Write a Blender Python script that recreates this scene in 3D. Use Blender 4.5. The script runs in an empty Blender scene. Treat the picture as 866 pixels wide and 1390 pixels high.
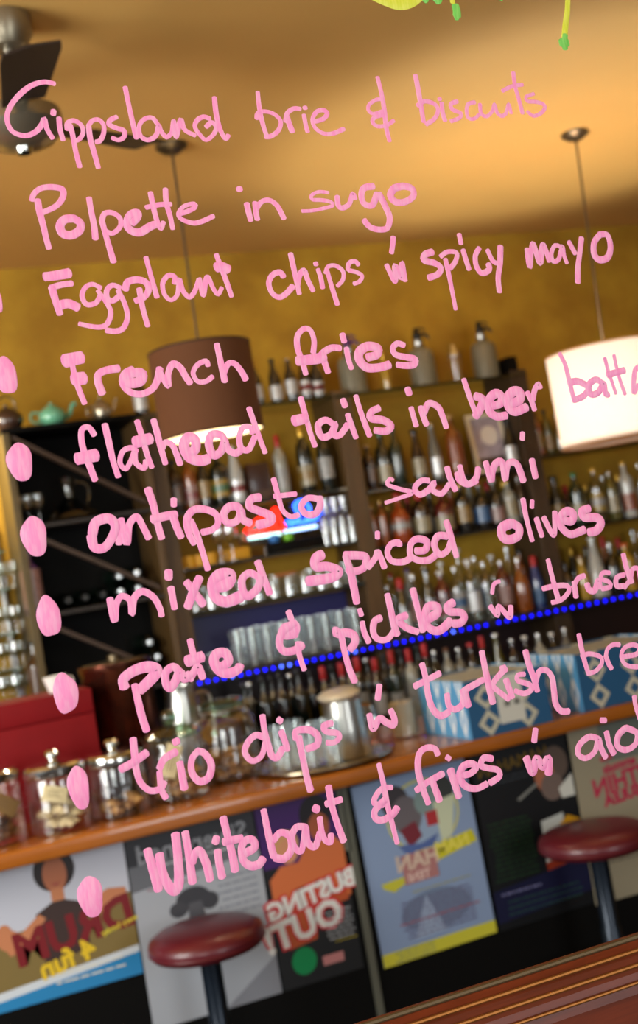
import bpy, bmesh, math, random
from mathutils import Vector, Matrix, Euler
random.seed(7)
C = bpy.context.scene.collection
S = bpy.context.scene
# ------------------------------------------------------------------ camera, light, exposure
F, PX, PY, IW, IH = 1700.0, 433.0, 650.0, 866.0, 1390.0
HX, HY, ROLL = 4240.0, -615.0, .172
_t = F*F/(HX*ROLL+HY)
XW = Vector((HX, -HY, -F)).normalized()
ZW = Vector((-ROLL*_t, _t, -F)).normalized()
YW = ZW.cross(XW)
ROT = Matrix((XW, YW, ZW))
EYE = Vector((0, 0, 1.75))
cd = bpy.data.cameras.new('camera'); cam = bpy.data.objects.new('camera', cd); C.objects.link(cam)
cam.matrix_world = Matrix.Translation(EYE) @ ROT.to_4x4()
cd.sensor_fit = 'VERTICAL'; cd.sensor_height = 36; cd.lens = F*36/IH
cd.shift_y = -(IH/2-PY)/IH
cd.clip_start = .05; cd.clip_end = 60
cd.dof.use_dof = True; cd.dof.focus_distance = 1.22; cd.dof.aperture_fstop = 6.3
S.camera = cam
S.view_settings.view_transform = 'Standard'; S.view_settings.look = 'None'
S.view_settings.gamma = 1; S.view_settings.exposure = 0.0
w = bpy.data.worlds.new('world'); S.world = w; w.use_nodes = True
bg = w.node_tree.nodes['Background']; bg.inputs[0].default_value = (.93, .95, 1, 1); bg.inputs[1].default_value = .21
def area(name, loc, target, sx, sy, power, col):
    l = bpy.data.lights.new(name, 'AREA'); l.shape = 'RECTANGLE'; l.size = sx; l.size_y = sy; l.energy = power; l.color = col
    o = bpy.data.objects.new(name, l); C.objects.link(o); o.location = loc
    o.rotation_euler = (Vector(target)-Vector(loc)).to_track_quat('-Z', 'Y').to_euler()
    return o
area('window_daylight', (-2.2, 2.4, 2.0), (2.2, 4.8, 1.5), 1.6, 1.9, 150, (1, .97, .93))
area('added_ink_light', (-1.3, -.9, 2.1), (.5, 1.1, 1.9), 1.6, 1.2, 55, (1, .98, .96))  # added area light close to the writing, brightens the ink
area('street_window_daylight', (2.2, -2.8, 1.9), (2.4, 4.5, 1.5), 1.5, 2.2, 72, (.97, .98, 1))
S.cycles.max_bounces = 8; S.cycles.transparent_max_bounces = 40
S.cycles.caustics_reflective = False; S.cycles.caustics_refractive = False
S.cycles.sample_clamp_indirect = 4

def ray(px, py): return ROT @ Vector((px-PX, -(py-PY), -F))
def P(px, py, Y):
    d = ray(px, py); return EYE + d*(Y/d.y)
def PZ(px, py, Z):
    d = ray(px, py); return EYE + d*((Z-EYE.z)/d.z)
def XAT(px, Y, Z):
    """world X on the line (Y, Z) seen in picture column px"""
    lo, hi = -2.0, 8.0
    for _ in range(40):
        m = (lo+hi)/2; c = ROT.transposed() @ (Vector((m, Y, Z))-EYE)
        if PX + F*c.x/-c.z < px: lo = m
        else: hi = m
    return lo

# ------------------------------------------------------------------ materials
MATS = {}
def _new(name):
    m = bpy.data.materials.new(name); m.use_nodes = True; nt = m.node_tree
    return m, nt, nt.nodes['Principled BSDF']
def lin(c):
    return tuple(((v/255)/12.92 if v/255 <= .04045 else ((v/255+.055)/1.055)**2.4) for v in c)
def mat(name, col, rough=.5, metal=0, coat=0, noise=0, scale=20, emit=0, spec=.5, bump=0, trans=0, col2=None, stretch=None):
    if name in MATS: return MATS[name]
    m, nt, b = _new(name); c = lin(col)
    b.inputs['Base Color'].default_value = (*c, 1); b.inputs['Roughness'].default_value = rough
    b.inputs['Metallic'].default_value = metal; b.inputs['Coat Weight'].default_value = coat
    b.inputs['Specular IOR Level'].default_value = spec
    b.inputs['Transmission Weight'].default_value = trans
    if emit:
        b.inputs['Emission Color'].default_value = (*c, 1); b.inputs['Emission Strength'].default_value = emit
    if noise or bump:
        tc = nt.nodes.new('ShaderNodeTexCoord'); mp = nt.nodes.new('ShaderNodeMapping'); n = nt.nodes.new('ShaderNodeTexNoise')
        nt.links.new(tc.outputs['Object'], mp.inputs[0]); nt.links.new(mp.outputs[0], n.inputs['Vector'])
        if stretch: mp.inputs['Scale'].default_value = stretch
        n.inputs['Scale'].default_value = scale; n.inputs['Detail'].default_value = 5; n.inputs['Roughness'].default_value = .6
        if noise:
            r = nt.nodes.new('ShaderNodeValToRGB'); nt.links.new(n.outputs[0], r.inputs[0])
            c2 = lin(col2) if col2 else tuple(v*(1-noise) for v in c)
            r.color_ramp.elements[0].position = .35; r.color_ramp.elements[0].color = (*c2, 1)
            r.color_ramp.elements[1].position = .65; r.color_ramp.elements[1].color = (*c, 1)
            nt.links.new(r.outputs[0], b.inputs['Base Color'])
        if bump:
            bp = nt.nodes.new('ShaderNodeBump'); bp.inputs['Strength'].default_value = bump; bp.inputs['Distance'].default_value = .01
            nt.links.new(n.outputs[0], bp.inputs['Height']); nt.links.new(bp.outputs[0], b.inputs['Normal'])
    MATS[name] = m; return m
def thin_glass(name, tint=(1, 1, 1), base=.06, rough=.03):
    """thin-walled clear glass: what is behind shows through, edges and highlights reflect"""
    if name in MATS: return MATS[name]
    m, nt, b = _new(name); nt.nodes.remove(b); out = nt.nodes['Material Output']
    tr = nt.nodes.new('ShaderNodeBsdfTransparent'); tr.inputs[0].default_value = (*tint, 1)
    gl = nt.nodes.new('ShaderNodeBsdfGlossy'); gl.inputs[0].default_value = (1, 1, 1, 1); gl.inputs['Roughness'].default_value = rough
    lw = nt.nodes.new('ShaderNodeLayerWeight'); lw.inputs[0].default_value = .5
    pw = nt.nodes.new('ShaderNodeMath'); pw.operation = 'POWER'; pw.inputs[1].default_value = 3.2; nt.links.new(lw.outputs['Facing'], pw.inputs[0])
    ad = nt.nodes.new('ShaderNodeMath'); ad.operation = 'ADD'; ad.use_clamp = True; ad.inputs[1].default_value = base
    mx = nt.nodes.new('ShaderNodeMixShader')
    nt.links.new(pw.outputs[0], ad.inputs[0]); nt.links.new(ad.outputs[0], mx.inputs[0])
    nt.links.new(tr.outputs[0], mx.inputs[1]); nt.links.new(gl.outputs[0], mx.inputs[2]); nt.links.new(mx.outputs[0], out.inputs[0])
    MATS[name] = m; return m

# ------------------------------------------------------------------ mesh builder
class MB:
    def __init__(s): s.v = []; s.f = []
    def add(s, v, f):
        n = len(s.v); s.v += [tuple(x) for x in v]; s.f += [tuple(i+n for i in q) for q in f]; return s
    def box(s, x0, x1, y0, y1, z0, z1, M=None):
        v = [Vector(p) for p in ((x0,y0,z0),(x1,y0,z0),(x1,y1,z0),(x0,y1,z0),(x0,y0,z1),(x1,y0,z1),(x1,y1,z1),(x0,y1,z1))]
        if M: v = [M@p for p in v]
        return s.add(v, [(0,3,2,1),(4,5,6,7),(0,1,5,4),(1,2,6,5),(2,3,7,6),(3,0,4,7)])
    def bbox(s, x0, x1, y0, y1, z0, z1, r=.004, M=None, seg=2):
        bm = bmesh.new(); bmesh.ops.create_cube(bm, size=1)
        for v in bm.verts: v.co = Vector(((x0+x1)/2+v.co.x*(x1-x0), (y0+y1)/2+v.co.y*(y1-y0), (z0+z1)/2+v.co.z*(z1-z0)))
        bmesh.ops.bevel(bm, geom=bm.edges[:], offset=r, segments=seg, affect='EDGES', profile=.5)
        bm.verts.index_update()
        s.add([(M@v.co if M else v.co) for v in bm.verts], [[q.index for q in f.verts] for f in bm.faces]); bm.free(); return s
    def lathe(s, prof, n=20, M=None, c=(0,0,0)):
        """prof: (r, z) from bottom to top; ends at r=0 are closed"""
        v = []; idx = []
        for r, z in prof:
            if r < 1e-6: idx.append([len(v)]); v.append(Vector((c[0], c[1], c[2]+z)))
            else:
                idx.append(list(range(len(v), len(v)+n)))
                for k in range(n):
                    a = 2*math.pi*k/n; v.append(Vector((c[0]+r*math.cos(a), c[1]+r*math.sin(a), c[2]+z)))
        f = []
        for A, B in zip(idx, idx[1:]):
            for k in range(n):
                k2 = (k+1) % n
                if len(A) == 1 and len(B) == 1: continue
                if len(A) == 1: f.append((A[0], B[k2], B[k]))
                elif len(B) == 1: f.append((A[k], A[k2], B[0]))
                else: f.append((A[k], A[k2], B[k2], B[k]))
        if M: v = [M@p for p in v]
        return s.add(v, f)
    def tube(s, pts, r, n=8, closed=False):
        pts = [Vector(p) for p in pts]; rings = []
        rr = r if isinstance(r, (list, tuple)) else [r]*len(pts)
        up = Vector((0, 0, 1)); prev = None
        for i, p in enumerate(pts):
            a = pts[i-1] if (i > 0 or closed) else p; b = pts[(i+1) % len(pts)] if (i < len(pts)-1 or closed) else p
            t = (b-a).normalized()
            if prev is None: u = t.cross(up) if abs(t.dot(up)) < .95 else t.cross(Vector((1, 0, 0)))
            else: u = prev - t*prev.dot(t)
            u.normalize(); prev = u; w_ = t.cross(u)
            rings.append([p+rr[i]*(u*math.cos(2*math.pi*k/n)+w_*math.sin(2*math.pi*k/n)) for k in range(n)])
        v = [q for g in rings for q in g]; f = []; m = len(rings)
        for i in range(m if closed else m-1):
            for k in range(n):
                k2 = (k+1) % n; j = (i+1) % m
                f.append((i*n+k, i*n+k2, j*n+k2, j*n+k))
        if not closed: f += [tuple(reversed(range(n))), tuple(range((m-1)*n, m*n))]
        return s.add(v, f)
    def blob(s, c, r, seed=0, jit=.25, sub=2, sc=(1, 1, 1)):
        rg = random.Random(seed); bm = bmesh.new(); bmesh.ops.create_icosphere(bm, subdivisions=sub, radius=1)
        ph = [(rg.uniform(-3, 3), rg.uniform(-3, 3), rg.uniform(-3, 3), rg.uniform(0, 6)) for _ in range(5)]
        for v in bm.verts:
            d = v.co.normalized(); k = 1+jit*sum(math.sin(a*d.x*1.6+b*d.y*1.6+e*d.z*1.6+g) for a, b, e, g in ph)/3
            v.co = Vector((c[0]+d.x*r*k*sc[0], c[1]+d.y*r*k*sc[1], c[2]+d.z*r*k*sc[2]))
        s.add([v.co[:] for v in bm.verts], [[q.index for q in f.verts] for f in bm.faces]); bm.free(); return s
    def mesh(s, name, smooth=True, ang=40):
        me = bpy.data.meshes.new(name); me.from_pydata(s.v, [], s.f); me.update()
        if smooth:
            for p in me.polygons: p.use_smooth = True
            try: me.set_sharp_from_angle(angle=math.radians(ang))
            except Exception: pass
        return me
    def build(s, name, m, parent=None, smooth=True, ang=40, loc=None):
        return link(name, s.mesh(name, smooth, ang), m, parent, loc)
def link(name, me, m, parent=None, loc=None):
    o = bpy.data.objects.new(name, me); C.objects.link(o)
    if m is not None and not me.materials: me.materials.append(m)
    if parent is not None: o.parent = parent
    if loc is not None: o.location = loc
    return o
def tag(o, label=None, cat=None, group=None, kind=None):
    if label: o['label'] = label
    if cat: o['category'] = cat
    if group: o['group'] = group
    if kind: o['kind'] = kind
    return o
def thing(name, loc, label, cat, group=None, rz=0):
    o = bpy.data.objects.new(name, None); C.objects.link(o); o.location = loc; o.rotation_euler = (0, 0, rz); o.empty_display_size = .05
    return tag(o, label, cat, group)
def struct(name, mb, m, smooth=False): return tag(mb.build(name, m, None, smooth), kind='structure')
def copy_tree(o, parent=None):
    c = o.copy(); C.objects.link(c)
    if parent is not None: c.parent = parent
    for ch in list(o.children): copy_tree(ch, c)
    return c
def catmull(pts, step):
    if len(pts) == 1: return pts
    q = [pts[0]]+list(pts)+[pts[-1]]; out = []
    for i in range(1, len(q)-2):
        p0, p1, p2, p3 = (Vector(q[i+j]) for j in (-1, 0, 1, 2))
        n = max(2, int((p2-p1).length/step))
        for k in range(n):
            t = k/n
            out.append(.5*((2*p1)+(p2-p0)*t+(2*p0-5*p1+4*p2-p3)*t*t+(-p0+3*p1-3*p2+p3)*t**3))
    out.append(Vector(q[-2])); return out

# ------------------------------------------------------------------ setting
M_ceil = mat('ceiling_paint', (224, 174, 94), .8, noise=.08, scale=.9, bump=.05)
M_wall = mat('mustard_plaster', (188, 146, 34), .75, noise=.3, scale=3.2, bump=.12, col2=(160, 116, 18))
M_floor = mat('dark_floor_boards', (60, 42, 30), .4, noise=.4, scale=3)
YB, ZC = 5.65, 3.3
struct('floor', MB().box(-3, 8, -3, YB, -.05, 0), M_floor)
struct('ceiling', MB().box(-3, 8, -3, YB, ZC, ZC+.08), M_ceil)
struct('wall_back', MB().box(-3, 8, YB, YB+.1, 0, ZC), M_wall)
struct('wall_right', MB().box(8, 8.1, -3, YB+.1, 0, ZC), M_wall)
# ------------------------------------------------------------------ written mirror, built as a clear pane
YG = 1.1
def ink_mat(name, a, b):
    m, nt, bs = _new(name)
    tc = nt.nodes.new('ShaderNodeTexCoord'); n = nt.nodes.new('ShaderNodeTexNoise'); n.inputs['Scale'].default_value = 420; n.inputs['Detail'].default_value = 2
    mp = nt.nodes.new('ShaderNodeMapping'); mp.inputs['Scale'].default_value = (1, 1, .16); mp.inputs['Rotation'].default_value = (0, .2, 0)
    r = nt.nodes.new('ShaderNodeValToRGB'); r.color_ramp.elements[0].position = .38; r.color_ramp.elements[1].position = .62
    r.color_ramp.elements[0].color = (*lin(a), 1); r.color_ramp.elements[1].color = (*lin(b), 1)
    nt.links.new(tc.outputs['Object'], mp.inputs[0]); nt.links.new(mp.outputs[0], n.inputs['Vector']); nt.links.new(n.outputs[0], r.inputs[0])
    nt.links.new(r.outputs[0], bs.inputs['Base Color']); bs.inputs['Roughness'].default_value = .45
    tl = nt.nodes.new('ShaderNodeBsdfTranslucent'); nt.links.new(r.outputs[0], tl.inputs[0])
    tp = nt.nodes.new('ShaderNodeBsdfTransparent')
    m1 = nt.nodes.new('ShaderNodeMixShader'); m1.inputs[0].default_value = .12
    m2 = nt.nodes.new('ShaderNodeMixShader'); m2.inputs[0].default_value = .08
    nt.links.new(bs.outputs[0], m1.inputs[1]); nt.links.new(tl.outputs[0], m1.inputs[2])
    nt.links.new(m1.outputs[0], m2.inputs[1]); nt.links.new(tp.outputs[0], m2.inputs[2])
    nt.links.new(m2.outputs[0], nt.nodes['Material Output'].inputs[0])
    return m
INK = ink_mat('pink_marker_ink', (255, 156, 208), (255, 180, 216))
INKY = ink_mat('yellow_marker_ink', (224, 232, 60), (236, 240, 90))
INKG = ink_mat('green_marker_ink', (120, 214, 90), (150, 226, 110))
LAY = [0]
def stroke(mb, w, pts):
    """a pen line on the pane: a low rounded ribbon with round ends"""
    pp = catmull([Vector(p) for p in pts], 2.2); n = len(pp); LAY[0] += 1
    off = .0001+(LAY[0] % 7)*.00006
    rows = []; c0 = P(pp[0].x, pp[0].y, YG); rad = w/2*1.1*YG/1560
    q = [P(p.x, p.y, YG) for p in pp]; L = [0]
    for i in range(1, n): L.append(L[-1]+(q[i]-q[i-1]).length)
    ext = []
    t0 = (q[1]-q[0]).normalized() if n > 1 else Vector((1, 0, 0)); t1 = (q[-1]-q[-2]).normalized() if n > 1 else t0
    seq = []
    for a in (85, 60, 35, 15): seq.append((q[0]-t0*rad*.55*math.sin(math.radians(a)), rad*math.cos(math.radians(a)), t0))
    rg = random.Random(int(pts[0][0]*10)+int(pts[0][1]))
    ph = rg.uniform(0, 6)
    for i in range(n):
        a = q[max(0, i-1)]; b = q[min(n-1, i+1)]; t = (b-a)
        t = t.normalized() if t.length > 1e-9 else t0
        seq.append((q[i], rad*(1+.07*math.sin(ph+L[i]*90)), t))
    for a in (15, 35, 60, 85): seq.append((q[-1]+t1*rad*.55*math.sin(math.radians(a)), rad*math.cos(math.radians(a)), t1))
    v = []; f = []
    for c, r, t in seq:
        s = Vector((t.z, 0, -t.x))
        for k, h in ((-1, 0), (-.9, .0003), (0, .00035), (.9, .0003), (1, 0)):
            p = c+s*r*k; v.append((p.x, YG-off-h, p.z))
    for i in range(len(seq)-1):
        for k in range(4):
            a = i*5+k; f.append((a, a+5, a+6, a+1))
        f.append((i*5+4, i*5+9, i*5+5, i*5))
    m = len(seq)-1
    f += [(0, 1, 2, 3, 4), (m*5+4, m*5+3, m*5+2, m*5+1, m*5)]
    mb.add(v, f)
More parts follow.
